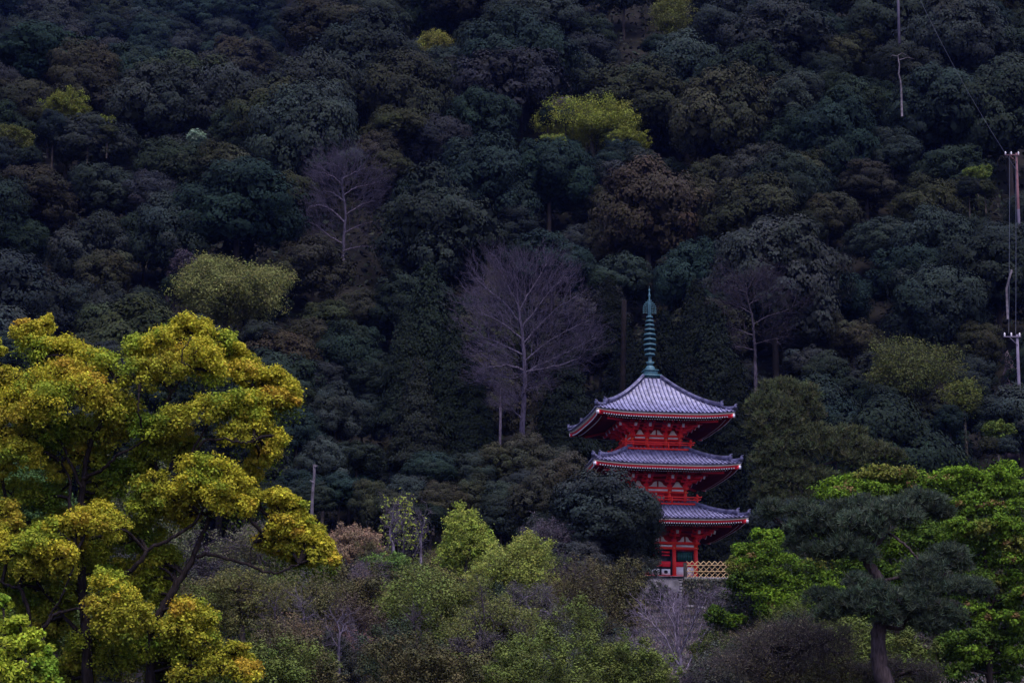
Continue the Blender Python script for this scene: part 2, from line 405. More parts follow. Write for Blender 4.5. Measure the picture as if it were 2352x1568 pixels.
    for q in range(4):
        o, a = SD[q]; cb = G(); dg = (o - a)
        c1 = dg*(R['W'] - 0.16) + UPV*(R['ze'] - 0.36 + R['L']*0.93); c0 = dg*(S['h'] + 0.3) + UPV*(R['ze'] + 0.15)
        cb.bar(c0, c1, 0.24, 0.26); dd = (c1 - c0)/np.linalg.norm(c1 - c0)
        cb.bar(c1 + dd*0.003, c1 + dd*0.06, 0.25, 0.27, 1)
        c1 = dg*(R['W'] - 1.15) + UPV*(R['ze'] - 0.50 + R['L']*0.5); c0 = dg*(S['h'] + 0.3) + UPV*(R['ze'] - 0.12)
        cb.bar(c0, c1, 0.2, 0.22); dd = (c1 - c0)/np.linalg.norm(c1 - c0)
        
        cb.build('corner_beam', [M_red, M_white], pag)

def bell(g, c, a, o, wbase, hgt, half=0, mat=0):
    """bell-shaped plaster panel; half=-1/+1 keeps one half"""
    prof = [(1.0, 0.0), (0.86, 0.08), (0.66, 0.24), (0.48, 0.46), (0.40, 0.66), (0.34, 0.80), (0.22, 0.93), (0.08, 1.0)]
    if half: prof = [(1.0, 0.0), (0.88, 0.09), (0.66, 0.24), (0.52, 0.42), (0.46, 0.66), (0.36, 0.86), (0.22, 0.97), (0.14, 1.0)]
    V = []; Q = []
    for wf, zf in prof:
        l, r_ = -wf*wbase, wf*wbase
        if half == -1: r_ = -0.06
        if half == 1: l = 0.06
        for x in (l, r_):
            V.append(c + a*x + UPV*zf*hgt + o*0.035); V.append(c + a*x + UPV*zf*hgt)
    for i in range(len(prof) - 1):
        k = i*4
        Q += [[k, k+2, k+6, k+4], [k, k+4, k+5, k+1], [k+2, k+3, k+7, k+6]]
    Q += [[k+4, k+6, k+7, k+5]]
    g.add(V, Q, mat)

for si, S in enumerate(STOREY):
    h = S['h']; R = ROOFS[si]; rw = S['rows']
    zt = S['ztop']; zbeam0 = zr(rw[1], h); zs1 = zr(rw[2], h); zs0 = zr(rw[3], h); zn0 = zr(rw[4], h)
    zk = zr(rw[5], h); zend = zr(rw[6], h + 1.2)
    zpur = R['ze'] - 0.45
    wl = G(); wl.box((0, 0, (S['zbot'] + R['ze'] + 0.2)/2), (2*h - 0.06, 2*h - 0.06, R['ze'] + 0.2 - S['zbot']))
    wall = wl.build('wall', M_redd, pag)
    # columns
    for (o, a) in SD:
        for bx in S['bays'][:3]:
            c = G(); p = o*h + a*bx
            cr = 0.17 if si == 0 else 0.13
            c.lathe([(0.02, S['zbot']), (cr, S['zbot']), (cr, zbeam0 + 0.01), (0.02, zbeam0 + 0.01)], p, 12)
            c.build('column', M_rail, pag, smooth=True)
    ext = 0.16
    for o, a in SD:
        bm = G()
        bm.bar(a*(-h - ext - 0.1) + o*h + UPV*(zt + zbeam0)/2, a*(h + ext + 0.1) + o*h + UPV*(zt + zbeam0)/2, 0.40, zt - zbeam0 + 0.02)
        bm.bar(a*(-h - ext) + o*(h+0.0) + UPV*(zs0 + zn0)/2, a*(h + ext) + o*h + UPV*(zs0 + zn0)/2, 0.36, zs0 - zn0)
        bm.build('tie_beam', M_rail, pag)
        for bx in S['bays']:
            fit = G(); fit.lathe([(0.0, -0.02), (0.045, -0.02), (0.045, 0.02), (0.0, 0.02)], o*0 + np.zeros(3), 8)
            V = fit.V.pop(); V = V @ np.array([a, UPV, o]); fit.V.append(V + o*(h + 0.20) + a*bx + UPV*(zs0 + zn0)/2); fit.build('brass_cap', M_gold, pag)
        # plaster strips and bells
        for bi in range(3):
            x0, x1 = S['bays'][bi], S['bays'][bi+1]; xc = (x0 + x1)/2; hw = (x1 - x0)/2 - 0.17
            pl = G(); pl.box(o*(h + 0.11) + a*xc + UPV*(zs1 + zs0)/2, np.abs(a)*2*hw + np.abs(o)*0.12 + UPV*(zs1 - zs0 - 0.01))
            pl.build('plaster_strip', M_white, pag)
            be = G()
            if si == 0 or bi == 1:
                bell(be, o*(h + 0.06) + a*xc + UPV*(zt + 0.01), a, o, 0.62 if si == 0 else (0.88 if si == 1 else 0.68)*0.95, zk - zt, -1); be.build('bell_panel', M_white, pag); be = G()
                bell(be, o*(h + 0.06) + a*xc + UPV*(zt + 0.01), a, o, 0.62 if si == 0 else (0.88 if si == 1 else 0.68)*0.95, zk - zt, 1)
            else:
                bell(be, o*(h + 0.06) + a*xc + UPV*(zt + 0.01), a, o, 0.48 if si == 1 else 0.39, zk - zt)
            be.build('bell_panel', M_white, pag)
    # brackets
    H = zpur - zt
    for q, (o, a) in enumerate(SD):
        for ci, bx in enumerate(S['bays']):
            corner = ci in (0, 3)
            if ci == 3: continue
            p = o*h + a*bx; br = G()
            br.box(p + UPV*(zt + 0.12), (0.36, 0.36, 0.22))
            dirs = [(o, a, 1.0)]
            if corner: dirs = [(o, a, 1.0), ((o - a)/sqrt(2), (o + a)/sqrt(2), 1.38), (-a, o, 1.0)]
            for d_, l_, k in dirs:
                for i in range(1, 4):
                    z = zt + 0.10 + H*(0.24*i)
                    br.bar(p - d_*0.1 + UPV*z, p + d_*0.40*i*k + UPV*z, 0.13, 0.15)
                    e_ = p + d_*(0.40*i*k - 0.05) + UPV*(z + 0.13)
                    if k == 1.0:
                        wq = 0.40
                        br.bar(e_ - l_*wq, e_ + l_*wq, 0.12, 0.13)
                        for s_ in (-0.34, 0, 0.34): br.box(e_ + l_*s_ + UPV*0.12, (0.17, 0.17, 0.11))
                    else:
                        br.box(e_ + UPV*0.1, (0.2, 0.2, 0.16))
                # tail rafter with white end
                tip = p + d_*1.22*k; tip = np.array([tip[0], tip[1], zend])
                root = p + d_*0.1 + UPV*(zend + 0.45)
                br.bar(root, tip, 0.19, 0.24); dd = (tip - root)/np.linalg.norm(tip - root)
                br.bar(tip + dd*0.003, tip + dd*0.05, 0.20, 0.27, 1)
            br.build('bracket', [M_red, M_white], pag)
        pu = G()
        for i in (1, 2, 3):
            z = zt + 0.38 + H*0.24*i
            w_ = h + 0.40*i - 0.05
            pu.bar(a*(-w_ - 0.35) + o*w_ + UPV*min(z, zpur - 0.02), a*(w_ + 0.35) + o*w_ + UPV*min(z, zpur - 0.02), 0.12, 0.13)
        pu.build('eave_purlin', M_redd, pag)
    # balcony
    if si > 0:
        hb = 2.9 if si == 1 else 2.52
        zb1 = zr(2009, hb) if si == 1 else zr(1791, hb); zb0 = zr(2015, hb) if si == 1 else zr(1797.5, hb)
        zm = zr(1995.5, hb) if si == 1 else zr(1776.5, hb); ztp = zr(1985, hb) if si == 1 else zr(1768, hb)
        bal = G(); bal.box((0, 0, (zb1 + zb0)/2), (2*hb + 0.02, 2*hb + 0.02, zb1 - zb0))
        bo = bal.build('balcony', M_rail, pag)
        for o, a in SD:
            rl = G()
            for z, rr, ex in ((zm, 0.045, 0.28), (ztp, 0.055, 0.36)):
                pts = [a*(-hb - ex) + o*hb + UPV*(z + 0.05), a*(-hb - 0.05) + o*hb + UPV*z, a*(hb + 0.05) + o*hb + UPV*z, a*(hb + ex) + o*hb + UPV*(z + 0.05)]
                rl.tube(pts, rr, 6)
            rl.build('rail', M_rail, bo)
            for bx in (-hb, -hb*0.30, hb*0.32):
                ps = G(); ps.box(o*hb + a*bx + UPV*(zb1 + ztp)/2, (0.11, 0.11, ztp - zb1 + 0.02))
                if bx == -hb: ps.lathe([(0.02, 0), (0.09, 0.02), (0.06, 0.12), (0.09, 0.17), (0.01, 0.27)], o*hb + a*bx + UPV*(ztp + 0.01), 8)
                ps.build('rail_post', M_rail, bo)
        # lintel and threshold boards, doors on each face
        for o, a in SD:
            dr = G(); zc = (zn0 + zb1)/2
            dr.box(o*(h + 0.0) + a*0 + UPV*zc, np.abs(a)*1.0 + np.abs(o)*0.10 + UPV*(zn0 - zb1 - 0.08))
            dr.box(o*(h + 0.055) + UPV*zc, np.abs(a)*0.04 + np.abs(o)*0.03 + UPV*(zn0 - zb1 - 0.1))
            dr.build('door', M_red, pag)
            lt = G(); lt.bar(a*(-h) + o*(h - 0.02) + UPV*(zn0 - 0.1), a*h + o*(h - 0.02) + UPV*(zn0 - 0.1), 0.2, 0.06)
            lt.build('lintel', M_redd, pag)
    else:
        zw1, zw0 = zr(2203, h), zr(2242, h); zp1, zp0 = zr(2265, h), zr(2300, h)
        for q, (o, a) in enumerate(SD):
            sl = G(); sl.bar(a*(-h - 0.12) + o*h + UPV*0.07, a*(h + 0.12) + o*h + UPV*0.07, 0.4, 0.14); sl.build('ground_sill', M_red, pag)
            wr = G(); zc = (zw0 + zp1)/2
            wr.bar(a*(-h) + o*h + UPV*zc, a*h + o*h + UPV*zc, 0.16, zw0 - zp1 - 0.06); wr.build('waist_beam', M_red, pag)
            for bi in (0, 2):
                x0, x1 = S['bays'][bi], S['bays'][bi+1]; xc = (x0 + x1)/2; hw = (x1 - x0)/2 - 0.17
                fr = G()
                for s_ in (-1, 1):
                    fr.box(o*(h + 0.03) + a*(xc + s_*(hw - 0.04)) + UPV*(zw0 + zw1)/2, np.abs(a)*0.09 + np.abs(o)*0.14 + UPV*(zw1 - zw0))
                    fr.box(o*(h + 0.03) + a*xc + UPV*((zw0 + zw1)/2 + s_*(zw1 - zw0)/2), np.abs(a)*(2*hw + 0.01) + np.abs(o)*0.135 + UPV*0.09)
                fr.box(o*(h - 0.02) + a*xc + UPV*(zw0 + zw1)/2, np.abs(a)*2*hw + np.abs(o)*0.03 + UPV*(zw1 - zw0))
                win = fr.build('window', M_black, pag)
                gb = G()
                for k in range(9):
                    gb.box(o*(h + 0.03) + a*(xc + (k - 4)*(hw*2 - 0.24)/8.6) + UPV*(zw0 + zw1)/2, np.abs(a)*0.075 + np.abs(o)*0.07 + UPV*(zw1 - zw0 - 0.06))
                gb.build('window_bars', M_green, win)
                pp = G(); pp.box(o*(h + 0.0) + a*xc + UPV*(zp0 + zp1)/2, np.abs(a)*2*hw + np.abs(o)*0.10 + UPV*(zp1 - zp0)); pp.build('lower_panel', M_white, pag)
            # door bay
            dr = G(); hw = 1.07 - 0.17; zd1 = zn0
            for s_ in (-1, 1): dr.box(o*(h + 0.04) + a*(s_*(hw - 0.05)) + UPV*(zd1 + 0.14)/2, np.abs(a)*0.12 + np.abs(o)*0.14 + UPV*(zd1 - 0.15))
            dr.box(o*(h + 0.0) + UPV*(zd1 + 0.14)/2, np.abs(a)*2*hw + np.abs(o)*0.08 + UPV*(zd1 - 0.15))
            door = dr.build('door', M_black, pag)
            for zz, hh_ in ((zr(2207, h), 0.13), (zr(2219, h), 0.10), (zr(2262, h), 0.12)):
                for s_ in (-1, 1): rr = G(); rr.box(o*(h + 0.06) + a*s_*0.42 + UPV*zz, np.abs(a)*0.62 + np.abs(o)*0.05 + UPV*hh_); rr.build('door_rail', M_red, door)
            for s_ in (-1, 1):
                wp = G()
                wp.box(o*(h + 0.06) + a*s_*0.42 + UPV*zr(2286, h), np.abs(a)*0.66 + np.abs(o)*0.05 + UPV*0.44)
                for k in range(5):
                    wp.box(o*(h + 0.09) + a*s_*0.42 + UPV*(zr(2286, h) + (k-2)*0.05), np.abs(a)*(0.30*sqrt(1 - ((k-2)/2.8)**2)) + np.abs(o)*0.02 + UPV*0.0495, mat=1)
                wp.build('door_panel', [M_white, M_black], door)

# stone podium
pd = G(); pd.box((0, 0, -1.2), (7.4, 7.4, 2.28)); pd.box((0, 0, -0.03), (7.7, 7.7, 0.055))
pd.build('stone_podium', M_stone, pag)

# spire
zsb = zr(1513, 0.0)
def sz(v): return zr(1130 + v/3.646, 0)
sp = G(); sp.box((0, 0, sz(1372)), (1.5, 1.5, 0.14)); sp.box((0, 0, sz(1392) + 0.02), (1.3, 1.3, 0.2)); sp.box((0, 0, sz(1326)), (0.96, 0.96, 0.34)); sp.box((0, 0, sz(1290)), (1.14, 1.14, 0.07))
sp.lathe([(0.39, sz(1284)), (0.39, sz(1265)), (0.36, sz(1240)), (0.25, sz(1217)), (0.1, sz(1208)), (0.16, sz(1205)), (0.22, sz(1195)), (0.34, sz(1160)), (0.26, sz(1170)),
          (0.15, sz(1155)), (0.135, sz(1075)), (0.10, sz(1050)), (0.09, sz(500)), (0.13, sz(480)), (0.12, sz(300)), (0.08, sz(265)), (0.055, sz(215)),
          (0.10, sz(195)), (0.10, sz(182)), (0.05, sz(165)), (0.045, sz(125)), (0.085, sz(114)), (0.06, sz(102)), (0.012, sz(85)), (0.01, sz(50))], seg=16)
spo = sp.build('spire', M_bronze, pag, smooth=False)
for yc, hw in zip((507, 565, 627, 693, 763, 837, 912, 985, 1053), (50, 61, 70, 79, 87, 92, 94, 87, 78)):
    r_ = hw/3.646/52.7; zc = sz(yc); rg = G()
    rg.lathe([(r_ - 0.08, zc - 0.06), (r_, zc - 0.07), (r_, zc + 0.05), (r_ - 0.04, zc + 0.075), (0.13, zc + 0.11), (0.12, zc + 0.02), (r_ - 0.08, zc - 0.06)], seg=20)
    rg.build('spire_ring', M_bronze, spo, smooth=False)
fl = G()
for q in range(4):
    o = SD[q][0]
    def fo(f):   # outline radius as height fraction rises
        return 0.50*(1 - max(0, (f - 0.30)/0.70)**2.2*0.72)
    z0, z1 = sz(447), sz(268)
    for k in range(8):
        f = k/7; z = z0 + (z1 - z0)*f*0.96; rr_ = fo(f); up_ = 0.07*(k/7)
        fl.bar(o*0.08 + UPV*z, o*rr_ + UPV*(z + up_), 0.02, 0.02)
        fl.box(o*rr_ + UPV*(z + up_), (0.065, 0.065, 0.065))
    for cfr in (0.45, 0.72, 0.93):
        pts = [o*(fo(f)*cfr + 0.02) + UPV*(z0 + (z1 - z0)*f*0.96) for f in np.linspace(0, 1, 8)]
        fl.tube(pts, 0.012, 4)
fl.build('water_flame_finial', M_bronze, spo)

# ------------------------------------------------------------------ tree tools
def fork(start, d0, pts, r_tip, pw=0.5, frac=(0.32, 0.5), bend=0.3, rmax=None, wob=0.06):
    """branches reaching every point of pts; returns arrays of segments"""
    A = []; B = []; RA = []; RB = []; TD = []
    st = [(np.asarray(start, float), np.asarray(d0, float), np.asarray(pts, float), None)]
    while st:
        s0, d, p, rprev = st.pop()
        n_ = len(p); r0 = r_tip*n_**pw
        if rmax: r0 = min(r0, rmax)
        c = p.mean(0); v = c - s0; L = np.linalg.norm(v) + 1e-6
        if n_ == 1:
            m = s0 + v*0.5 + d*L*0.12 + rng.normal(size=3)*L*wob
            A += [s0, m]; B += [m, p[0]]; RA += [r0, r0*0.8]; RB += [r0*0.8, r0*0.45]
            TD.append(v/L); continue
        f = rng.uniform(*frac)
        e = s0 + v*f + d*L*f*bend + rng.normal(size=3)*L*wob
        m = s0 + (e - s0)*0.5 + d*L*f*0.15
        A += [s0, m]; B += [m, e]; RA += [r0, r0*0.95]; RB += [r0*0.95, r0*0.9]
        nd = e - m; nd /= np.linalg.norm(nd) + 1e-9
        ax = rng.normal(size=3); q = (p - c)
        cov = q.T @ q/n_; ax = cov @ (cov @ ax); ax /= np.linalg.norm(ax) + 1e-12
        o_ = np.argsort(q @ ax); k = int(np.clip(round(n_*rng.uniform(0.33, 0.67)), 1, n_ - 1))
        st.append((e, nd, p[o_[:k]], r0)); st.append((e, nd, p[o_[k:]], r0))
    return map(np.array, (A, B, RA, RB, TD))
def ell_pts(n, c, r, inner=0.35, flat=False):
    v = sph(n); rr = rng.uniform(inner, 1, n)**0.6
    p = v*rr[:, None]
    return np.asarray(c) + p*np.asarray(r)
def vary(col, n, amt=0.18, hue=0.08):
    b_ = np.exp(rng.normal(size=(n, 1))*amt); h_ = np.exp(rng.normal(size=(n, 3))*hue)
    return np.asarray(col)[None]*b_*h_

# --- evergreen forest crowns (shared meshes; unit radius about 1)
def crown_proto(seed, kind='round', n_lobe=20, leaf=0.040, dens=1.0):
    global rng
    keep = rng; rng = np.random.default_rng(seed)
    g = G()
    a, bz = rng.uniform(0.85, 1.0), rng.uniform(0.62, 0.85)
    lc = []
    for i in range(n_lobe):
        for _ in range(30):
            v = sph(1, 0.25)[0]
            if v[2] < -0.55: continue
            if all(np.dot(v, w_) < 0.86 for w_ in lc): break
        lc.append(v)
    for v in lc:
        lr = rng.uniform(0.32, 0.50)
        k = rng.uniform(0.46, 0.74)
        c = v*np.array([a*k, a*k, bz*k])
        c[2] += rng.uniform(-0.08, 0.10)
        nb = int(19*dens)
        sv = sph(nb, 0.35); sv = sv[(sv @ v) > -0.45]
        tl = np.exp(rng.normal()*0.16)*np.array([1 + rng.normal()*0.05, 1, 1 + rng.normal()*0.05])
        for w_ in sv:
            sr = lr*rng.uniform(0.26, 0.42); sc = c + w_*lr*0.78*np.array([1, 1, 0.8])
            nl = int(105*dens*(sr/0.13)**1.6)
            lv = sph(nl, 0.5); lv = lv[(lv @ w_) > -0.35]
            n_ = len(lv)
            pos = sc + lv*sr*rng.uniform(0.75, 1.12, (n_, 1))*np.array([1, 1, 0.8])
            t = vary(tl*np.exp(rng.normal()*0.10), n_, 0.16, 0.04)
            g.cards(pos, lv*0.9 + w_*0.6 + v*0.3, leaf*rng.uniform(0.7, 1.4, n_), 0.7, 0.17, 0, t)
        m_ = 110   # leafy inside of each lobe so no light shines through
        g.cards(c + sph(m_)*lr*0.5, sph(m_), lr*0.30, 0.9, 0.3, 0, np.ones(3)*0.9)
    m_ = 420
    g.cards(sph(m_)*np.array([a, a, bz])*0.35, sph(m_), 0.2, 0.9, 0.3, 0, np.ones(3)*0.8)
    g.tube([(0, 0, -2.2), (0.03, 0.02, -1.2), (0, 0, 0.1)], [0.07, 0.055, 0.03], 6, 1)
    rng = keep
    return g.mesh('evergreen_tree', [M_forest, M_bark])
PROTO = [crown_proto(100 + i, n_lobe=int(np.random.default_rng(i).integers(13, 21))) for i in range(12)]

def cedar_proto(seed):
    global rng
    keep = rng; rng = np.random.default_rng(seed); g = G()
    H = 2.6; nl = 26
    for i in range(nl):
        f = i/nl; z = -1.0 + H*f; R_ = 1.0*(1 - f)**0.75*rng.uniform(0.85, 1.1)
        nb = int(7 + 8*(1-f)); ph = rng.uniform(0, 6)
        for k in range(nb):
            an = ph + 2*pi*k/nb + rng.normal()*0.2; L = R_*rng.uniform(0.75, 1.1)
            m = int(190*L) + 14; s_ = rng.uniform(0.25, 1, m); d_ = np.array([cos(an), sin(an), 0.0]); pp = np.array([-sin(an), cos(an), 0])
            pos = np.array([0, 0, z]) + d_*L*s_[:, None] + pp*(rng.normal(size=(m, 1))*0.13*s_[:, None]) + np.array([0, 0, 1])*((-0.25*s_**1.5*L + rng.normal(size=m)*0.06)[:, None])
            g.cards(pos, np.tile(np.array([0, 0, 0.5]) + d_*1.0, (m, 1)), 0.085, 0.5, 0.3, 0, vary(np.ones(3)*np.exp(rng.normal()*0.12), m, 0.15, 0.05), up=d_ + np.array([0, 0, -0.5]))
    m_ = 300; s_ = rng.uniform(0, 1, m_)
    g.cards(np.stack([rng.normal(size=m_)*0.22*(1-s_), rng.normal(size=m_)*0.22*(1-s_), -1 + H*0.9*s_], 1), sph(m_), 0.32, 0.8, 0.3, 0, np.ones(3)*0.8)
    g.tube([(0, 0, -2.4), (0, 0, -1.2), (0, 0, 1.5)], [0.08, 0.06, 0.01], 6, 1)
    rng = keep
    return g.mesh('cedar_tree', [M_forest, M_bark])
CEDAR = [cedar_proto(300 + i) for i in range(3)]

# --- hillside forest --------------------------------------------------------
COL = {'dark green': (0.016, 0.021, 0.015), 'blue-green': (0.015, 0.023, 0.020), 'grey-green': (0.025, 0.028, 0.025),
       'olive': (0.029, 0.029, 0.016), 'brown-tinged': (0.029, 0.0255, 0.018), 'purplish': (0.024, 0.023, 0.024), 'rust-tinged': (0.044, 0.029, 0.020),
       'yellow-olive': (0.060, 0.052, 0.018)}
LAND = [("the large lime green tree", 1365, 300), ("the pagoda spire", 1498, 740), ("the tall bare tree", 1200, 730),
        ("the mid-slope bare tree", 790, 470), ("the rounded yellow-green tree", 520, 680), ("the big bronze-topped tree", 1490, 520),
        ("the dark green cypress", 990, 790), ("the rusty utility pole", 2335, 470), ("the pale mint-green treetop", 455, 315),
        ("the left lime tree", 150, 240), ("the small lime treetop", 1000, 105), ("the top-edge olive tree", 1545, 45),
        ("the dead white trunk", 2066, 165), ("the right-edge olive tree", 2100, 850), ("the far pink rock", 455, 45),
        ("the right bare tree", 1710, 700), ("the layered pine", 1800, 1000)]
hill = []      # (label parts are made at the end)
def hit(px, py, hc):
    """distance at which the line of sight through (px,py) meets a surface hc above the ground"""
    d = ray(px, py); ys = np.arange(150, 700, 0.5); pts = d[None]*(ys/d[1])[:, None]
    k = np.argmax(ground(pts[:, 0], pts[:, 1]) + hc > pts[:, 2])
    return pts[k]
def put(px, py, rpx, colname, shape='round', squash=None, Y=None, hc=None, colmul=1.0):
    if Y is None:
        p = hit(px, py, 5.0); Rm = rpx*p[1]/F; p = hit(px, py, (hc if hc is not None else 1.15*Rm + 1.0)); Rm = rpx*p[1]/F
    else:
        p = P(px, py, Y); Rm = rpx*Y/F
    place(p, Rm, colname, shape, squash, colmul, px, py)
def place(p, Rm, colname, shape='round', squash=None, colmul=1.0, px=None, py=None):
    if px is None: px, py = proj(p)
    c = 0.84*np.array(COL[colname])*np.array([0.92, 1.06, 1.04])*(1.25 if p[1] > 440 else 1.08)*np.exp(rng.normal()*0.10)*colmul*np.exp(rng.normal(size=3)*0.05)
    me = PROTO[int(rng.integers(len(PROTO)))] if shape == 'round' else CEDAR[int(rng.integers(3))]
    o = bpy.data.objects.new('evergreen_tree' if shape == 'round' else 'cedar_tree', me); scene.collection.objects.link(o)
    o.location = p; o.rotation_euler = (0, 0, rng.uniform(0, 6.28))
    sq = squash or rng.uniform(0.9, 1.3)
    if shape != 'round': sq = squash or 1.0
    o.scale = (Rm*1.12*rng.uniform(0.95, 1.08), Rm*1.12*rng.uniform(0.95, 1.08), Rm*1.12*sq)
    o.color = (*c, 1)
    hill.append(dict(o=o, px=px, py=py, c=colname, shape=shape, r=Rm, p=p))

HAND = [(775, 75, 88, 'brown-tinged'), (545, 170, 95, 'brown-tinged'), (455, 205, 55, 'rust-tinged'), (860, 150, 58, 'purplish'), (800, 195, 66, 'grey-green'),
 (1150, 98, 50, 'brown-tinged'), (1140, 140, 40, 'olive'), (1240, 185, 60, 'grey-green'), (1060, 150, 55, 'blue-green'), (1690, 62, 92, 'grey-green'),
 (1745, 125, 88, 'grey-green'), (1850, 45, 55, 'brown-tinged'), (1610, 105, 60, 'grey-green'), (1700, 215, 80, 'dark green'), (1830, 250, 98, 'grey-green'),
 (1850, 318, 85, 'dark green'), (1955, 130, 60, 'olive'), (1990, 230, 60, 'dark green'), (210, 335, 84, 'grey-green'), (290, 245, 55, 'rust-tinged'),
 (60, 240, 62, 'brown-tinged'), (110, 275, 55, 'olive'), (560, 330, 92, 'dark green'), (700, 285, 100, 'brown-tinged'), (915, 305, 78, 'olive'),
 (830, 262, 62, 'grey-green'), (1010, 330, 66, 'purplish'), (650, 225, 55, 'grey-green'), (85, 460, 88, 'brown-tinged'), (240, 450, 84, 'grey-green'),
 (345, 465, 78, 'purplish'), (420, 365, 70, 'grey-green'), (50, 560, 62, 'dark green'), (205, 590, 84, 'grey-green'), (330, 560, 62, 'dark green'),
 (430, 540, 70, 'olive'), (560, 470, 66, 'grey-green'), (660, 460, 70, 'olive'), (660, 640, 60, 'olive'), (720, 620, 82, 'brown-tinged'),
 (900, 400, 58, 'olive'), (960, 455, 55, 'blue-green'), (1110, 430, 108, 'blue-green'), (1262, 420, 100, 'blue-green'), (1180, 530, 60, 'grey-green'),
 (1040, 545, 80, 'brown-tinged'), (950, 560, 60, 'olive'), (1252, 592, 42, 'yellow-olive'), (1490, 520, 132, 'rust-tinged'), (1425, 650, 72, 'grey-green'),
 (1560, 640, 62, 'brown-tinged'), (1530, 420, 58, 'dark green'), (1625, 425, 62, 'olive'), (1740, 510, 108, 'olive'), (1650, 545, 60, 'grey-green'),
 (1850, 415, 72, 'olive'), (1900, 500, 66, 'brown-tinged'), (1990, 430, 66, 'brown-tinged'), (2050, 360, 62, 'grey-green'), (2030, 560, 78, 'grey-green'),
 (2140, 495, 80, 'olive'), (2210, 470, 66, 'olive'), (2240, 560, 62, 'dark green'), (2105, 650, 95, 'blue-green'), (1915, 690, 82, 'blue-green'),
 (1860, 615, 62, 'grey-green'), (2150, 580, 90, 'grey-green'), (2190, 720, 62, 'dark green'), (1880, 750, 58, 'olive'), (1960, 790, 60, 'brown-tinged'),
 (640, 835, 84, 'rust-tinged'), (595, 800, 50, 'rust-tinged'), (700, 790, 62, 'brown-tinged'), (800, 820, 82, 'dark green'), (865, 880, 62, 'dark green'),
 (755, 740, 60, 'olive'), (830, 720, 62, 'brown-tinged'), (755, 960, 72, 'grey-green'), (830, 970, 55, 'grey-green'), (900, 960, 60, 'dark green'),
 (1180, 1085, 88, 'olive'), (1245, 1115, 78, 'brown-tinged'), (1095, 1060, 64, 'olive'), (960, 1115, 74, 'grey-green'), (870, 1095, 58, 'grey-green'),
 (925, 1040, 42, 'yellow-olive'), (800, 1120, 64, 'blue-green'), (650, 1080, 60, 'blue-green'), (720, 1030, 50, 'dark green'), (1075, 1150, 62, 'blue-green'),
 (1040, 1000, 60, 'dark green'), (1700, 880, 55, 'purplish'), (1850, 850, 60, 'purplish'), (1960, 930, 70, 'dark green'), (2010, 1010, 70, 'blue-green'),
 (2150, 1030, 78, 'dark green'), (2220, 960, 60, 'dark green'), (1900, 880, 60, 'dark green'), (2250, 800, 55, 'olive'), (2230, 880, 50, 'grey-green'),
 (140, 720, 80, 'grey-green'), (60, 700, 62, 'blue-green'), (240, 740, 66, 'grey-green'), (330, 720, 55, 'dark green'), (30, 640, 50, 'purplish'),
 (600, 710, 60, 'dark green'), (1330, 760, 50, 'dark green'), (1620, 470, 60, 'brown-tinged'), (1380, 480, 58, 'olive'), (1330, 560, 50, 'grey-green')]
for h_ in HAND: put(h_[0], h_[1] + 4, h_[2]*1.12, h_[3])
# wood closing the hollow behind the pagoda; its deep shade is put into the tree colours
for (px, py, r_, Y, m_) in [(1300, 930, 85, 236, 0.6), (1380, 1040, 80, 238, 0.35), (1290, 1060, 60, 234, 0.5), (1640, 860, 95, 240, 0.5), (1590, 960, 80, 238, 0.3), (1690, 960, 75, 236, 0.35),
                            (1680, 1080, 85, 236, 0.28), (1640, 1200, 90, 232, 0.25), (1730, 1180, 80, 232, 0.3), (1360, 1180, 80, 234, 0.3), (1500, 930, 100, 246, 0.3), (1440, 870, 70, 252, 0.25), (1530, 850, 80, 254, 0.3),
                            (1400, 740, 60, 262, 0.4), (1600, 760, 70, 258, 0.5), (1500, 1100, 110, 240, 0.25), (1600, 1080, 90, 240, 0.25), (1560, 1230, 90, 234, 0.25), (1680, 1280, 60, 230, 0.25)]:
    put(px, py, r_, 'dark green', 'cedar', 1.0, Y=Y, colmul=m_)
# cypress
for (px, py, r_, Y) in [(985, 790, 95, 236), (1040, 880, 80, 232), (930, 860, 75, 233), (1090, 960, 65, 230), (960, 960, 70, 230)]:
    put(px, py, r_, 'dark green', 'cedar', 1.15, Y=Y, colmul=0.75)

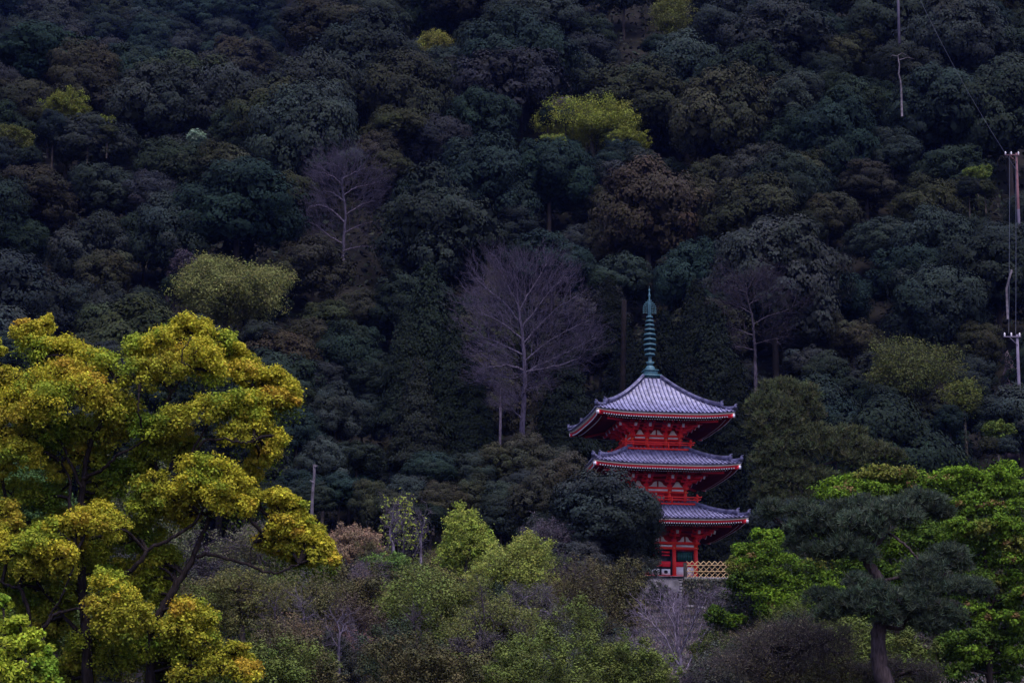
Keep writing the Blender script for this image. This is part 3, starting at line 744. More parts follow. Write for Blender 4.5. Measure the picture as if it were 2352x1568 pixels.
GULLY = [(2095, -30), (2112, 70), (2135, 120), (2200, 250), (2215, 340), (2262, 440), (2330, 600), (2335, 700), (2315, 830), (2325, 1060)]
def near_gully(px, py):
    for (x0, y0), (x1, y1) in zip(GULLY[:-1], GULLY[1:]):
        t = np.clip(((px-x0)*(x1-x0) + (py-y0)*(y1-y0))/((x1-x0)**2 + (y1-y0)**2), 0, 1)
        if (px - x0 - t*(x1-x0))**2 + (py - y0 - t*(y1-y0))**2 < 15**2: return True
    return False
SPECIAL = [(1365, 290, 110), (1450, 320, 60), (530, 670, 120), (150, 240, 70), (1000, 105, 55), (1545, 45, 60), (455, 315, 30), (35, 315, 50), (2100, 850, 90), (790, 440, 80), (1200, 720, 130),
           (1710, 700, 95), (2240, 400, 40)]
SPY = []
occ = [(t['p'], t['r']) for t in hill]
cnt = 0; y = 236.0
while y < 660:
    step = 6.2 if y < 432 else 9.0
    x = -0.20*y + rng.uniform(0, 4)
    while x < 0.20*y:
        xx = x + rng.uniform(-1.8, 1.8); yy = y + rng.uniform(-2.2, 2.2); s_ = xx/yy
        x += 6.6 if y < 432 else 8.5
        left = s_ < -0.083
        if left and 335 < yy < 520: continue
        if not left and yy > 395: continue
        Rm = (rng.uniform(2.8, 4.6) if rng.uniform() < 0.45 else rng.uniform(4.6, 7.0)) if yy < 432 else rng.uniform(4.4, 6.4)
        z = float(ground(xx, yy)) + Rm*1.15 + 1.0
        p = np.array([xx, yy, z]); px, py = proj(p)
        if px < -60 or px > 2412 or py < -70: continue
        if abs(px - 1500) < 330 and yy < 262 and py > 640: continue
        if near_gully(px, py): continue
        if yy < 432 and any((px-a)**2 + (py-b_)**2 < (c_*0.75)**2 for a, b_, c_ in SPECIAL): continue
        if any(np.hypot(q[0]-xx, q[1]-yy) < 0.52*(r_ + Rm) for q, r_ in occ): continue
        occ.append((p, Rm))
        if yy > 432: names = ['blue-green', 'dark green', 'grey-green', 'purplish', 'olive']; pr = [.35, .25, .2, .15, .05]
        elif px > 1500: names = ['grey-green', 'dark green', 'blue-green', 'purplish', 'olive', 'brown-tinged']; pr = [.3, .28, .16, .1, .08, .08]
        else: names = ['grey-green', 'dark green', 'blue-green', 'purplish', 'olive', 'brown-tinged']; pr = [.24, .24, .12, .1, .14, .16]
        place(p, Rm, str(rng.choice(names, p=pr)), px=px, py=py); cnt += 1
    y += step
print('hillside trees', len(hill), 'filler', cnt)

# ------------------------------------------------------------------ single trees with wood and leaves
def to3(px, py, rx, ry, Y, dz=None):
    c = P(px, py, Y); k = Y/F
    return c, np.array([rx*k, (dz if dz else rx*k*0.9), ry*k])
def twig_tree(name, label, cat, px, py, rx, ry, Y, base=None, leafcol=None, ntips=300, lpt=10, leaf=0.16, wood=(0.04, 0.033, 0.036),
              rtip=0.010, spurs=3, pw=0.5, group=None, trunkmat=None, spread=0.25, basepx=None, inner=0.35, lvar=0.2, droop=0.0, up=0.4, leafmat=None, trunk_r=None, crown_name='crown', frac=(0.32, 0.5)):
    c, r_ = to3(px, py, rx, ry, Y)
    bx = P(basepx if basepx else px, py, Y)[0]
    gz = float(ground(bx, Y)) - 0.2
    if basepx is None and abs(bx) > 0: pass
    b0 = np.array([bx, Y, min(gz, c[2] - r_[2]*1.2)])
    root = empty(name, b0); tag(root, label, cat, group)
    nb_ = 9; bv = sph(nb_, 0.1)*rng.uniform(0.35, 0.72, (nb_, 1)); bs = rng.uniform(0.30, 0.50, nb_)
    bi_ = rng.integers(0, nb_, ntips); tips = c + (bv[bi_] + ell_pts(ntips, (0, 0, 0), (1, 1, 1), inner)*bs[bi_][:, None]*1.05)*r_
    nn_ = ntips//4; tips[:nn_] = ell_pts(nn_, c, r_*0.92, inner)
    tips = tips[tips[:, 2] > b0[2] + 0.5]
    # uneven outline
    ang = np.arctan2(tips[:, 2] - c[2], tips[:, 0] - c[0]); ph = rng.uniform(0, 6.28, 3)
    k = 1 + 0.13*np.sin(3*ang + ph[0]) + 0.09*np.sin(7*ang + ph[1]) + 0.05*np.sin(13*ang + ph[2])
    tips = c + (tips - c)*k[:, None]
    stem = np.array([b0 + (np.array([c[0], Y, c[2] - r_[2]*0.75]) - b0)*t + np.array([sin(t*5)*0.12, 0, 0])*(r_[0]*0.2) for t in np.linspace(0, 1, 5)])
    A, B, RA, RB, TD = fork(stem[-1], (0, 0, 1), tips, rtip, pw, frac=frac)
    g = G(); rt = trunk_r or RA.max()
    g.tube(stem, np.linspace(rt*1.35, rt, 5), 8, tint=wood)
    g.segs(A, B, RA, RB, 0, vary(wood, len(A), 0.12, 0.03))
    if spurs:
        ta = np.repeat(tips, spurs, 0); td = np.repeat(TD if len(TD) == len(tips) else tips - c, spurs, 0)
        td = td/np.linalg.norm(td, axis=1)[:, None]
        L = r_.max()*rng.uniform(0.06, 0.16, (len(ta), 1))
        e = ta - td*L*0.8*rng.uniform(0, 1, (len(ta), 1)); tt = e + (td + rng.normal(size=e.shape)*0.5 + np.array([0, 0, 0.25]))*L
        g.segs(e, tt, rtip*0.8, rtip*0.35, 0, vary(wood, len(e), 0.12, 0.03))
    g.build('trunk', trunkmat or M_twig, root, origin=b0)
    if leafcol is not None:
        lg = G(); n_ = len(tips)*lpt; cc = np.repeat(tips, lpt, 0)
        sc = np.repeat(np.exp(rng.normal(size=(len(tips), 1))*0.18)*np.exp(rng.normal(size=(len(tips), 3))*0.04), lpt, 0)
        off = rng.normal(size=(n_, 3))*np.array([1, 1, 0.7])*spread*r_.min()*0.5
        lg.cards(cc + off, np.array([0, 0, up]) + off/np.linalg.norm(off, axis=1)[:, None]*0.8, leaf*rng.uniform(0.7, 1.35, n_), 0.62, 0.32, 0, vary(leafcol, n_, lvar*0.6, 0.04)*sc)
        lg.build(crown_name, leafmat or M_leaf, root, origin=b0)
    return root

# bare trees
BARE = (0.105, 0.082, 0.125)
def limb_tree(label, Y, trunk, limbs, tipn, wood, rt, rl, limbw=None, spread=30, rtip=0.007, name='bare_tree'):
    b0 = P(trunk[0][0], trunk[0][1], Y); gz = float(ground(b0[0], Y)); b0 = np.array([b0[0], Y, min(b0[2], gz) - 0.3])
    root = empty(name, b0); tag(root, label, 'bare tree'); g = G(); k = Y/F
    def poly(pts, ra, rb, col, n_=6):
        p3 = np.array([P(x, y_, Y + dy) for x, y_, dy in pts]); t = np.linspace(0, len(p3)-1, (len(p3)-1)*n_ + 1)
        q = np.stack([np.interp(t, np.arange(len(p3)), p3[:, j]) for j in range(3)], 1)
        q[1:-1] += 0.5*(q[:-2] + q[2:] - 2*q[1:-1]) + rng.normal(size=(len(q)-2, 3))*0.03
        g.tube(q, np.linspace(ra, rb, len(q)), 6, 0, col); return q
    tq = poly([(x, y_, 0) for x, y_ in trunk], rt, rt*0.25, wood); g.tube([b0, tq[0]], [rt*1.15, rt], 8, 0, wood)
    samp = []
    for i, L in enumerate(limbs):
        ph = rng.uniform(-1, 1)*3.5
        q = poly([(x, y_, ph*j/(len(L)-1)) for j, (x, y_) in enumerate(L)], rl*rng.uniform(0.8, 1.1), rl*0.22, limbw or wood)
        samp.append((q, tipn))
    samp.append((tq[len(tq)//2:], tipn))
    tips_all = []
    for q, n_ in samp:
        for a_ in range(2, len(q) - 1, 2):
            f = a_/len(q); m_ = max(6, int(n_/len(q)*3.0)); d = q[min(a_+1, len(q)-1)] - q[a_-1]; d /= np.linalg.norm(d)
            out = d*0.9 + np.array([0, 0, 0.35]); sd = rng.normal(size=3); sd -= d*(sd @ d); sd /= np.linalg.norm(sd)
            for s_ in (-1, 1):
                c = q[a_] + (out + s_*sd*0.8)*spread*k*rng.uniform(0.7, 1.3)
                tp = c + rng.normal(size=(m_, 3))*spread*k*0.42
                A, B, RA, RB, TD = fork(q[a_], out*0.5 + s_*sd*0.4, tp, rtip, 0.45, frac=(0.25, 0.4)); g.segs(A, B, RA, RB, 0, vary(wood, len(A), 0.12, 0.03)); tips_all.append(np.hstack([tp, np.tile(d, (m_, 1))]))
    T = np.repeat(np.concatenate(tips_all), 4, 0); e = T[:, :3] - T[:, 3:]*0.25*rng.uniform(0, 1, (len(T), 1))
    g.segs(e, e + (T[:, 3:] + np.array([0, 0, 0.3]) + rng.normal(size=e.shape)*0.4)*spread*k*0.40, rtip*0.7, rtip*0.3, 0, vary(wood, len(e), 0.12, 0.03))
    g.build('trunk', M_twig, root, origin=b0)
limb_tree('tall bare tree with fine purple-grey twigs left of the pagoda spire', 226, [(1198,1060),(1199,1000),(1202,930),(1206,860),(1202,790),(1194,730),(1188,670),(1180,630)],
 [[(1206,862),(1235,838),(1275,822),(1318,800),(1370,775)],[(1206,850),(1170,838),(1130,842),(1105,845)],[(1204,830),(1250,790),(1300,760),(1352,735)],[(1203,815),(1150,790),(1110,775),(1085,750)],[(1200,790),(1240,745),(1280,705),(1325,680)],
  [(1200,780),(1160,745),(1120,725),(1085,700)],[(1196,755),(1235,705),(1265,665),(1300,635)],[(1195,740),(1160,695),(1120,665),(1095,640)],[(1192,715),(1215,670),(1240,635),(1255,605)],[(1190,700),(1165,655),(1150,620)],[(1206,855),(1270,842),(1330,825),(1345,800)],[(1205,858),(1180,870),(1150,862),(1118,858)],[(1200,905),(1220,890),(1240,888)],[(1199,960),(1180,945),(1170,930)]],
 80, (0.056, 0.048, 0.076), .27, .085, limbw=(0.085, 0.073, 0.105), spread=36, rtip=0.0095)
limb_tree('bare tree with whitish limbs on the mid slope, above the bronze-leaved trees', 290, [(788,590),(790,540),(794,490),(788,445),(786,410),(792,375)],
 [[(790,560),(760,545),(730,520),(705,508)],[(790,535),(830,515),(870,505)],[(792,510),(760,480),(735,470),(710,475)],[(792,495),(830,470),(860,460)],[(789,460),(760,440),(730,440)],[(788,450),(815,430),(845,425),(875,415)],[(787,425),(765,405),(740,395)],[(788,410),(815,395),(840,385)],[(790,400),(780,385),(765,375)],[(788,575),(830,565),(870,570),(905,580)]],
 60, (0.052, 0.046, 0.07), .20, .08, rtip=0.010, limbw=(0.12, 0.10, 0.14), spread=30)
limb_tree('bare tree with horizontal twiggy limbs in the dark wood right of the spire', 258, [(1735,840),(1733,780),(1728,730),(1718,690),(1712,650)],
 [[(1735,805),(1700,795),(1660,800),(1620,790)],[(1733,790),(1770,780),(1810,772)],[(1731,770),(1690,755),(1650,745),(1610,750)],[(1729,745),(1765,725),(1800,715),(1830,700)],[(1726,720),(1690,700),(1650,690)],[(1720,700),(1755,680),(1790,660)],[(1716,675),(1690,660),(1665,650)],[(1714,665),(1740,645),(1765,635)]],
 60, (0.034, 0.029, 0.041), .16, .06, rtip=0.009, limbw=(0.055, 0.046, 0.064), spread=28)
for q_ in ((1215, 735, 120, 120, 226), (792, 475, 120, 125, 290), (1722, 720, 110, 90, 258)):
    for t in list(hill):
        q = proj(t['p'])
        if t['shape'] == 'round' and t['p'][1] < q_[4] + 4 and abs(q[0]-q_[0]) < q_[2] and abs(q[1]-q_[1]) < q_[3]: bpy.data.objects.remove(t['o']); hill.remove(t)
twig_tree('bare_tree', 'thin pale bare trunk just left of the tall bare tree', 'bare tree', 1150, 905, 24, 42, 224, basepx=1146, ntips=60, wood=(0.05, 0.042, 0.06), rtip=0.010, spurs=3, trunk_r=0.10)
# lime and other light trees on the slope
def slope_Y(px, py, h=5.0): return hit(px, py, h)[1]
def clear(px, py, rx, ry, Y, keep=0.0):
    for t in list(hill):
        q = proj(t['p']); rp = t['r']*F/t['p'][1]
        if t['p'][1] < Y + 4 and abs(q[0]-px) < rx*0.95 + rp*0.6 and -ry*0.9 - rp*0.6 < q[1]-py < ry*0.5 + rp*0.5:
            bpy.data.objects.remove(t['o']); hill.remove(t)
def lime(label, px, py, rx, ry, col, n_=420, lpt=16, leaf=0.24, name='lime_tree', cat='tree', wood=(0.05, 0.045, 0.04), hc=9.5, Y=None, **kw):
    Y = Y or slope_Y(px, py, hc); clear(px, py, rx, ry, Y); rp_ = max(26, min(55, rx*0.6))
    for sx in ((-0.55, 0.5) if rx > 34 else (0.05,)): put(px + sx*rx, py + ry*0.75 + rp_*0.75, rp_, str(rng.choice(['dark green', 'grey-green', 'olive', 'blue-green'])), Y=Y - 4)
    return twig_tree(name, label, cat, px, py, rx, ry, Y, leafcol=tuple(v*1.12 for v in col), ntips=int(n_*1.2), lpt=lpt*2, leaf=leaf*0.75, wood=wood, rtip=0.012, pw=0.42, spurs=1, **kw)
LIME = (0.15, 0.175, 0.03)
lime('large lime green tree spreading in the middle of the upper slope', 1360, 278, 140, 64, (0.17, 0.195, 0.033), 1000, 22, basepx=1380)
lime('lower right bough-heavy lime green tree beside the large lime tree', 1440, 318, 66, 30, (0.13, 0.15, 0.026), 300, 18)
lime('low lime green treetop at the left foot of the large lime tree', 1270, 325, 45, 17, (0.12, 0.15, 0.03), 150, 16)
lime('pale lilac-grey leafing treetop behind the left of the large lime tree', 1280, 238, 38, 18, (0.13, 0.11, 0.14), 140, 14, name='blossoming_tree')
lime('small lime treetop against the dark wood near the top middle', 1000, 102, 60, 36, (0.14, 0.14, 0.03), 320, 16)
lime('olive-lime tree cut off by the top edge of the photo', 1545, 42, 66, 50, (0.095, 0.105, 0.03), 380, 15)
lime('lime green tree in the far left of the slope below the ridge', 155, 238, 62, 34, (0.11, 0.125, 0.022), 300, 18)
lime('long drooping lime bough right below the left lime tree', 225, 275, 42, 14, (0.11, 0.13, 0.025), 120, 14)
lime('dim lime green tree touching the left edge', 30, 315, 60, 32, (0.075, 0.085, 0.022), 260, 14)
lime('pale mint-green treetop high on the left slope', 455, 316, 32, 17, (0.14, 0.20, 0.14), 160, 18)
lime('small lime green bush on the slope by the right gully', 2245, 398, 36, 22, (0.09, 0.125, 0.025), 160, 14)
lime('rounded yellow-green tree on the slope above the yellow camphor', 522, 672, 152, 84, (0.135, 0.145, 0.045), 1300, 24, name='budding_tree', basepx=540)
lime('olive-leaved spreading tree with a pale crooked trunk near the right edge', 2100, 845, 125, 78, (0.070, 0.082, 0.026), 650, 13, basepx=2094, trunk_r=0.2, name='budding_tree')
lime('leafy olive bough hanging right of the spreading olive tree', 2215, 905, 60, 45, (0.085, 0.10, 0.024), 220, 12)
lime('small fresh green bush near the foot of the right utility pole', 2292, 990, 40, 24, (0.085, 0.12, 0.022), 160, 14)
lime('purple-grey budding shrub above the rounded yellow-green tree', 430, 610, 52, 36, (0.05, 0.042, 0.055), 260, 8, name='budding_tree')
lime('small yellow-brown bush left of the pagoda terrace trees', 918, 1032, 42, 26, (0.10, 0.075, 0.022), 180, 10)
lime('thin green sapling in the dark wood right of the spire', 1640, 655, 38, 22, (0.035, 0.06, 0.03), 120, 12)

# ------------------------------------------------------------------ pads of foliage (camphor, maple)
def pads_tree(root, b0, pads, Y0, colf, n_sub, n_leaf, leaf, limbs, wood=(0.018, 0.014, 0.014), mat=None, crown='crown', depth=3.0, aspect=0.6, jit=0.55, flat=0.8, rtip=0.012, hang=0.0, fillcol=None, nfill=0, subr=(0.28, 0.44)):
    lg = G(); wg = G(); k = Y0/F; lp = []; lrad = []
    for pts, ra, rb in limbs:
        p3 = np.array([P(x, y_, Y0 + dy) for x, y_, dy in pts])
        # smooth
        t = np.linspace(0, len(p3)-1, (len(p3)-1)*5 + 1); q = np.stack([np.interp(t, np.arange(len(p3)), p3[:, j]) for j in range(3)], 1)
        q[1:-1] += rng.normal(size=(len(q)-2, 3))*0.02 + 0.5*(q[:-2] + q[2:] - 2*q[1:-1])
        rr_ = np.linspace(ra, rb, len(q))*np.exp(rng.normal(size=len(q))*0.06)
        wg.tube(q, rr_, 8, 0, wood); lp.append(q); lrad.append(rr_)
    LP = np.concatenate(lp) if lp else np.array([b0])
    for (px, py, rx, ry, dy, cn) in pads:
        c = P(px, py, Y0 + dy); r_ = np.array([rx*k, rx*k*0.95, ry*k])
        # branches inside the pad from the nearest limb point
        dist = np.linalg.norm(LP - c, axis=1); st = LP[np.argmin(dist + 0.6*np.maximum(LP[:, 2] - c[2], 0))]
        v = sph(n_sub, 0.35)
        cen = c + v*r_*rng.uniform(0.45, 0.95, (n_sub, 1))
        A, B, RA, RB, _ = fork(st, (c - st)/(np.linalg.norm(c - st) + 1e-6)*0.6 + np.array([0, 0, 0.4]), cen - np.array([0, 0, 0.05]), rtip, 0.5)
        wg.segs(A, B, RA, RB, 0, np.asarray(wood)*np.ones((len(A), 3)), sides=4)
        for s_ in range(n_sub):
            sr = r_.mean()*rng.uniform(*subr)
            lv = sph(n_leaf, 0.45); pos = cen[s_] + lv*sr*np.where(rng.uniform(size=(n_leaf, 1)) < 0.15, rng.uniform(1.1, 1.6, (n_leaf, 1)), rng.uniform(0.4, 1.2, (n_leaf, 1)))*np.array([1, 1, flat]) + (np.array([0, 0, -hang])*rng.uniform(0, 1, (n_leaf, 1)) if hang else 0)
            tcol = colf(cn, pos, v[s_], n_leaf)
            lg.cards(pos, lv*0.9 + np.array([0, 0, 0.35]), leaf*rng.uniform(0.65, 1.4, n_leaf), aspect, jit, 0, tcol)
    if nfill:
        PC = np.array([P(p_[0], p_[1], Y0 + p_[4] + rng.uniform(0, depth)) for p_ in pads]); PR = np.array([p_[2]*k for p_ in pads])
        ii = rng.integers(0, len(pads), nfill)
        pos = PC[ii] + sph(nfill)*(PR[ii]*rng.uniform(0.2, 1.3, nfill))[:, None] - np.array([0, 0, 0.35])
        lg.cards(pos, np.tile([0, 0, 1.0], (nfill, 1)), leaf*1.2, 0.6, 0.9, 0, vary(fillcol, nfill, 0.3, 0.08))
    wg.build('trunk', M_twig, root, origin=b0); return lg.build(crown, mat or M_leaf, root, origin=b0)

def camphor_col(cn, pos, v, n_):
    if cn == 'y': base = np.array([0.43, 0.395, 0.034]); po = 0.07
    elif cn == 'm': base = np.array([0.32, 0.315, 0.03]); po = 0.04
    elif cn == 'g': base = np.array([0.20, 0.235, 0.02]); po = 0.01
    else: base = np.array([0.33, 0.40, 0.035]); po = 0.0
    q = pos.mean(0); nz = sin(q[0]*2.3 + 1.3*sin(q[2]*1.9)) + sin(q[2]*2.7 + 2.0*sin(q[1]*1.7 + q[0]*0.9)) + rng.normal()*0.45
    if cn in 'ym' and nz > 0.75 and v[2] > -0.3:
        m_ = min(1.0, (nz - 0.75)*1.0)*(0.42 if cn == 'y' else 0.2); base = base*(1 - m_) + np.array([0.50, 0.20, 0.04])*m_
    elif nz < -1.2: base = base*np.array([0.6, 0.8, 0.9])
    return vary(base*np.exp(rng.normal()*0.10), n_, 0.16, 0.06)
YC = 86.0
CP = [  # px, py, rx, ry, depth, colour
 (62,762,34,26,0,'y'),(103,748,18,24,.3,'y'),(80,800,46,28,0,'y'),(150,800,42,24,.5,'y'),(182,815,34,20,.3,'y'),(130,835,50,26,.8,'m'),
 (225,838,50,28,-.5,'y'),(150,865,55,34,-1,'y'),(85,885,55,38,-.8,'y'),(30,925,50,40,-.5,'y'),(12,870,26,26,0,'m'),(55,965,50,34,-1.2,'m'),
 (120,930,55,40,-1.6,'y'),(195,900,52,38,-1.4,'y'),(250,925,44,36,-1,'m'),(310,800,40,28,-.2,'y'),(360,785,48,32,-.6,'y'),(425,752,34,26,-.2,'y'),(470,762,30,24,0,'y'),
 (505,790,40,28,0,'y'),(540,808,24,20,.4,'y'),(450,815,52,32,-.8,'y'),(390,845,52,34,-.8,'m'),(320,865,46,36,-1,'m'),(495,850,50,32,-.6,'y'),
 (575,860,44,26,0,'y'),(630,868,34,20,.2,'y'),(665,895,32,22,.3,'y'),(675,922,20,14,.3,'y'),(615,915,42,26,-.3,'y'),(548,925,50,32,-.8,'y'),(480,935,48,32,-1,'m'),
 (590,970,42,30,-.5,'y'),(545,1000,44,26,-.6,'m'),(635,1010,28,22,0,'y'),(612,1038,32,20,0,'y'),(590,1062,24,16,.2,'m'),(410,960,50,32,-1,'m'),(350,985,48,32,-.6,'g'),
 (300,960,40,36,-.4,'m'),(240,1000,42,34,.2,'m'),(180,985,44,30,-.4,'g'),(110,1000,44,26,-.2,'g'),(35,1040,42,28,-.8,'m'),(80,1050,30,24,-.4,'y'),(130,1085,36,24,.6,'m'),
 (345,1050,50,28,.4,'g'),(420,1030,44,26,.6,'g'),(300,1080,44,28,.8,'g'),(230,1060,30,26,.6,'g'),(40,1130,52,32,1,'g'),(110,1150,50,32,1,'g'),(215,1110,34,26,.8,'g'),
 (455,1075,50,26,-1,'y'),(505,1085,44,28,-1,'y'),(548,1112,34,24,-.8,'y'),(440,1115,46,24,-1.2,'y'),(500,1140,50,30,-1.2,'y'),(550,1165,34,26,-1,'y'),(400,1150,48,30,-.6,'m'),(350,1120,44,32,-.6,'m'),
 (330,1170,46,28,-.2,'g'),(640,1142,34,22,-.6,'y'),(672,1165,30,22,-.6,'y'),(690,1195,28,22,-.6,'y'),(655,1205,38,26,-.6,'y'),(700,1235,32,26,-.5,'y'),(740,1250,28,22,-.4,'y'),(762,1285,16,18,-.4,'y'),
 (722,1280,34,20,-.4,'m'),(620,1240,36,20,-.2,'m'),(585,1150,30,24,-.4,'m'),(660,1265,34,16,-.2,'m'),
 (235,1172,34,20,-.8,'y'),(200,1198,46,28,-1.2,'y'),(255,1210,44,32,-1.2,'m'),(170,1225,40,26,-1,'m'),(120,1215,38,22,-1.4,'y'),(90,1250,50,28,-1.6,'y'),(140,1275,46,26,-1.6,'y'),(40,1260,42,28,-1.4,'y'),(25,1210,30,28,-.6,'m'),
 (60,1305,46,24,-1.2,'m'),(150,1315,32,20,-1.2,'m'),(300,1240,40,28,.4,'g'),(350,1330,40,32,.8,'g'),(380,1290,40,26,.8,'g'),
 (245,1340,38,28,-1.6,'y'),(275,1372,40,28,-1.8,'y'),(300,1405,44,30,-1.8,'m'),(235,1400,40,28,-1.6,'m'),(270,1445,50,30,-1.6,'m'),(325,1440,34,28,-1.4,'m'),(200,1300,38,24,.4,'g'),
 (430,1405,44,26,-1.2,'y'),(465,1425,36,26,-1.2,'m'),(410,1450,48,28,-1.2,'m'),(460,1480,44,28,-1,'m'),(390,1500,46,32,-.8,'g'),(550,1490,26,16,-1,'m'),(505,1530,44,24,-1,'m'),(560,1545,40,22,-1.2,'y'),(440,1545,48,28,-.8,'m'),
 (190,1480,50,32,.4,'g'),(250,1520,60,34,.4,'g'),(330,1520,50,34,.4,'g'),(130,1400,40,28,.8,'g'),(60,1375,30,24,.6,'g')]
LIMBS = [([(205,1640,0),(200,1500,0),(192,1400,0),(186,1300,.2),(183,1200,.3),(190,1130,.2),(200,1040,0),(222,990,-.4),(245,950,-.6),(272,883,-.6)], .26, .035),
 ([(350,1640,-.4),(345,1520,-.4),(352,1436,-.4),(379,1388,-.4),(407,1340,-.4),(441,1286,-.4),(455,1245,-.4),(485,1183,-.4),(500,1120,-.6)], .24, .06),
 ([(205,1440,0),(245,1370,0),(284,1323,-.6),(321,1293,-.8),(338,1262,-.8),(376,1245,-.8),(414,1224,-.8),(444,1207,-.8),(470,1160,-.8)], .13, .05),
 ([(451,1279,-.4),(479,1270,-.6),(533,1286,-.8),(574,1296,-.8),(612,1313,-.8),(632,1317,-.8),(667,1303,-.8),(687,1293,-.7)], .085, .04),
 ([(190,1100,.1),(234,1081,-.2),(256,1055,-.6),(311,1024,-.8),(360,990,-.8)], .09, .03),
 ([(320,1130,0),(380,1085,-.3),(410,1066,-.5),(440,1041,-.8),(472,1011,-1),(531,1010,-1.2),(557,1017,-1.2),(582,1013,-1)], .085, .03),
 ([(436,839,-1.6),(418,834,-1.7),(416,814,-1.7),(429,788,-1.6),(443,772,-1.2)], .035, .02),
 ([(330,1000,-.6),(322,965,-1.4),(317,935,-1.6),(320,900,-1.4)], .05, .03),
 ([(440,1041,-.6),(470,980,-.6),(520,930,-.4),(600,900,0),(650,895,.2)], .06, .025),
 ([(320,1000,-.3),(380,930,-.4),(420,860,-.6),(440,800,-.4),(450,765,0)], .07, .025),
 ([(190,1120,0),(150,1040,0),(110,960,0),(90,880,-.2),(85,810,0)], .08, .025),
 ([(163,1200,0),(158,1150,0),(165,1110,0),(140,1060,.2)], .10, .04),
 ([(-20,1325,-1.2),(0,1335,-1.2),(51,1352,-1.2),(66,1400,-1.2),(70,1500,-1),(72,1640,-.8)], .05, .10),
 ([(95,1640,-.8),(96,1500,-1),(99,1446,-1.2),(113,1416,-1.2),(150,1402,-1.2),(185,1395,-1.4),(230,1388,-1.4)], .11, .04),
 ([(113,1416,-1.2),(140,1370,-1.4),(165,1320,-1.6),(175,1270,-1.4)], .05, .025),
 ([(574,1296,-.8),(575,1265,-.8),(592,1230,-.8),(640,1190,-.6)], .035, .02),
 ([(200,1470,0),(150,1420,.2),(60,1300,.6),(20,1200,.6)], .10, .04)]
b0 = np.array([P(200, 1500, YC)[0], YC, 0.0])
cr = empty('camphor_tree', b0); tag(cr, 'large yellow-green tree with orange-tipped leaf clumps and dark crooked limbs in left foreground', 'tree')
LIMBS.append(([(205,1630,0)], .3, .3)); LIMBS.pop()
wtr = G(); pz = P(205, 1640, YC); wtr.tube([(pz[0], YC, -0.3), (pz[0] + .1, YC, 3), tuple(pz)], [0.32, 0.25, 0.20], 10, 0, (0.03, 0.024, 0.024))
pz2 = P(350, 1640, YC - .4); wtr.tube([(pz2[0] - .5, YC, -0.3), (pz2[0] - .2, YC, 3), tuple(pz2)], [0.28, 0.22, 0.18], 10, 0, (0.03, 0.024, 0.024))
for q_ in ((72, -.8), (95, -.8)):
    pz2 = P(q_[0], 1640, YC + q_[1]); wtr.tube([(pz2[0] + .8, YC, -0.3), (pz2[0] + .3, YC, 3), tuple(pz2)], [0.2, 0.16, 0.11], 8, 0, (0.03, 0.024, 0.024))
wtr.build('lower_trunk', M_twig, cr, origin=b0)
LIMBS = [(p_, ra*0.72, rb*0.75) for p_, ra, rb in LIMBS]
_ex = []
for _i in range(len(CP)):
    for _j in range(_i):
        a_, b_ = CP[_i], CP[_j]; d_ = math.hypot(a_[0]-b_[0], a_[1]-b_[1])
        if 45 < d_ < 80 and rng.uniform() < 0.6:
            _ex.append(((a_[0]+b_[0])/2, (a_[1]+b_[1])/2 + 6, 34, 24, max(a_[4], b_[4]) + 0.8, 'g' if 'g' in (a_[5], b_[5]) else 'm'))
for _q in range(46):
    _x, _y = rng.uniform(-10, 430), rng.uniform(1190, 1570)
    if _x > 420 - (_y < 1300)*-60 and _y > 1440: continue
    _ex.append((_x, _y, 40, 30, rng.uniform(0.5, 2.2), 'm' if rng.uniform() < 0.45 else 'g'))
CP = CP + _ex + [(-5,1000,40,34,-.4,'m'),(0,1080,34,26,0,'m'),(5,1180,40,30,-.2,'m'),(-10,945,34,34,-.4,'y'),(0,1350,34,30,.2,'g'),(-10,1240,30,30,-1,'y'),(160,1360,40,30,.4,'g'),(330,1230,44,30,.6,'g'),(420,1180,40,26,.2,'m'),(250,1120,44,28,.8,'g'),(180,1050,40,28,.6,'m'),(390,1000,44,28,.2,'m')]; print('camphor pads', len(CP))
CP = [(a_, b_, c_*1.12, d_*1.15, e_, f_) for a_, b_, c_, d_, e_, f_ in CP]
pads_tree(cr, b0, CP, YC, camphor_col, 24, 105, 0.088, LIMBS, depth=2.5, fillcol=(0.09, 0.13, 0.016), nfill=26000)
# second, brighter tree in the lower left corner
Y2 = 76.0; b1 = np.array([P(30, 1500, Y2)[0], Y2, 0.0])
c2 = empty('camphor_tree', b1); tag(c2, 'bright lime-yellow tree in the lower left corner', 'tree')
pads_tree(c2, b1, [(45,1432,34,22,0,'b'),(15,1450,30,30,.3,'b'),(70,1468,38,26,0,'b'),(35,1490,40,28,-.3,'b'),(100,1500,26,20,.2,'b'),(75,1530,44,28,-.3,'b'),(20,1545,40,30,-.4,'b'),(115,1530,20,18,0,'b'),(8,1385,22,20,.2,'b'),(60,1570,50,20,0,'b'),(110,1570,30,16,0,'b')],
          Y2, camphor_col, 14, 70, 0.115, [([(30,1900,0),(35,1700,0),(30,1600,0),(45,1500,0),(50,1450,0)], .22, .04), ([(35,1650,0),(70,1560,0),(90,1510,0)], .07, .03), ([(32,1600,0),(14,1520,0),(8,1400,0)], .06, .03)], nfill=1200, fillcol=(0.08, 0.12, 0.015), depth=1.5)
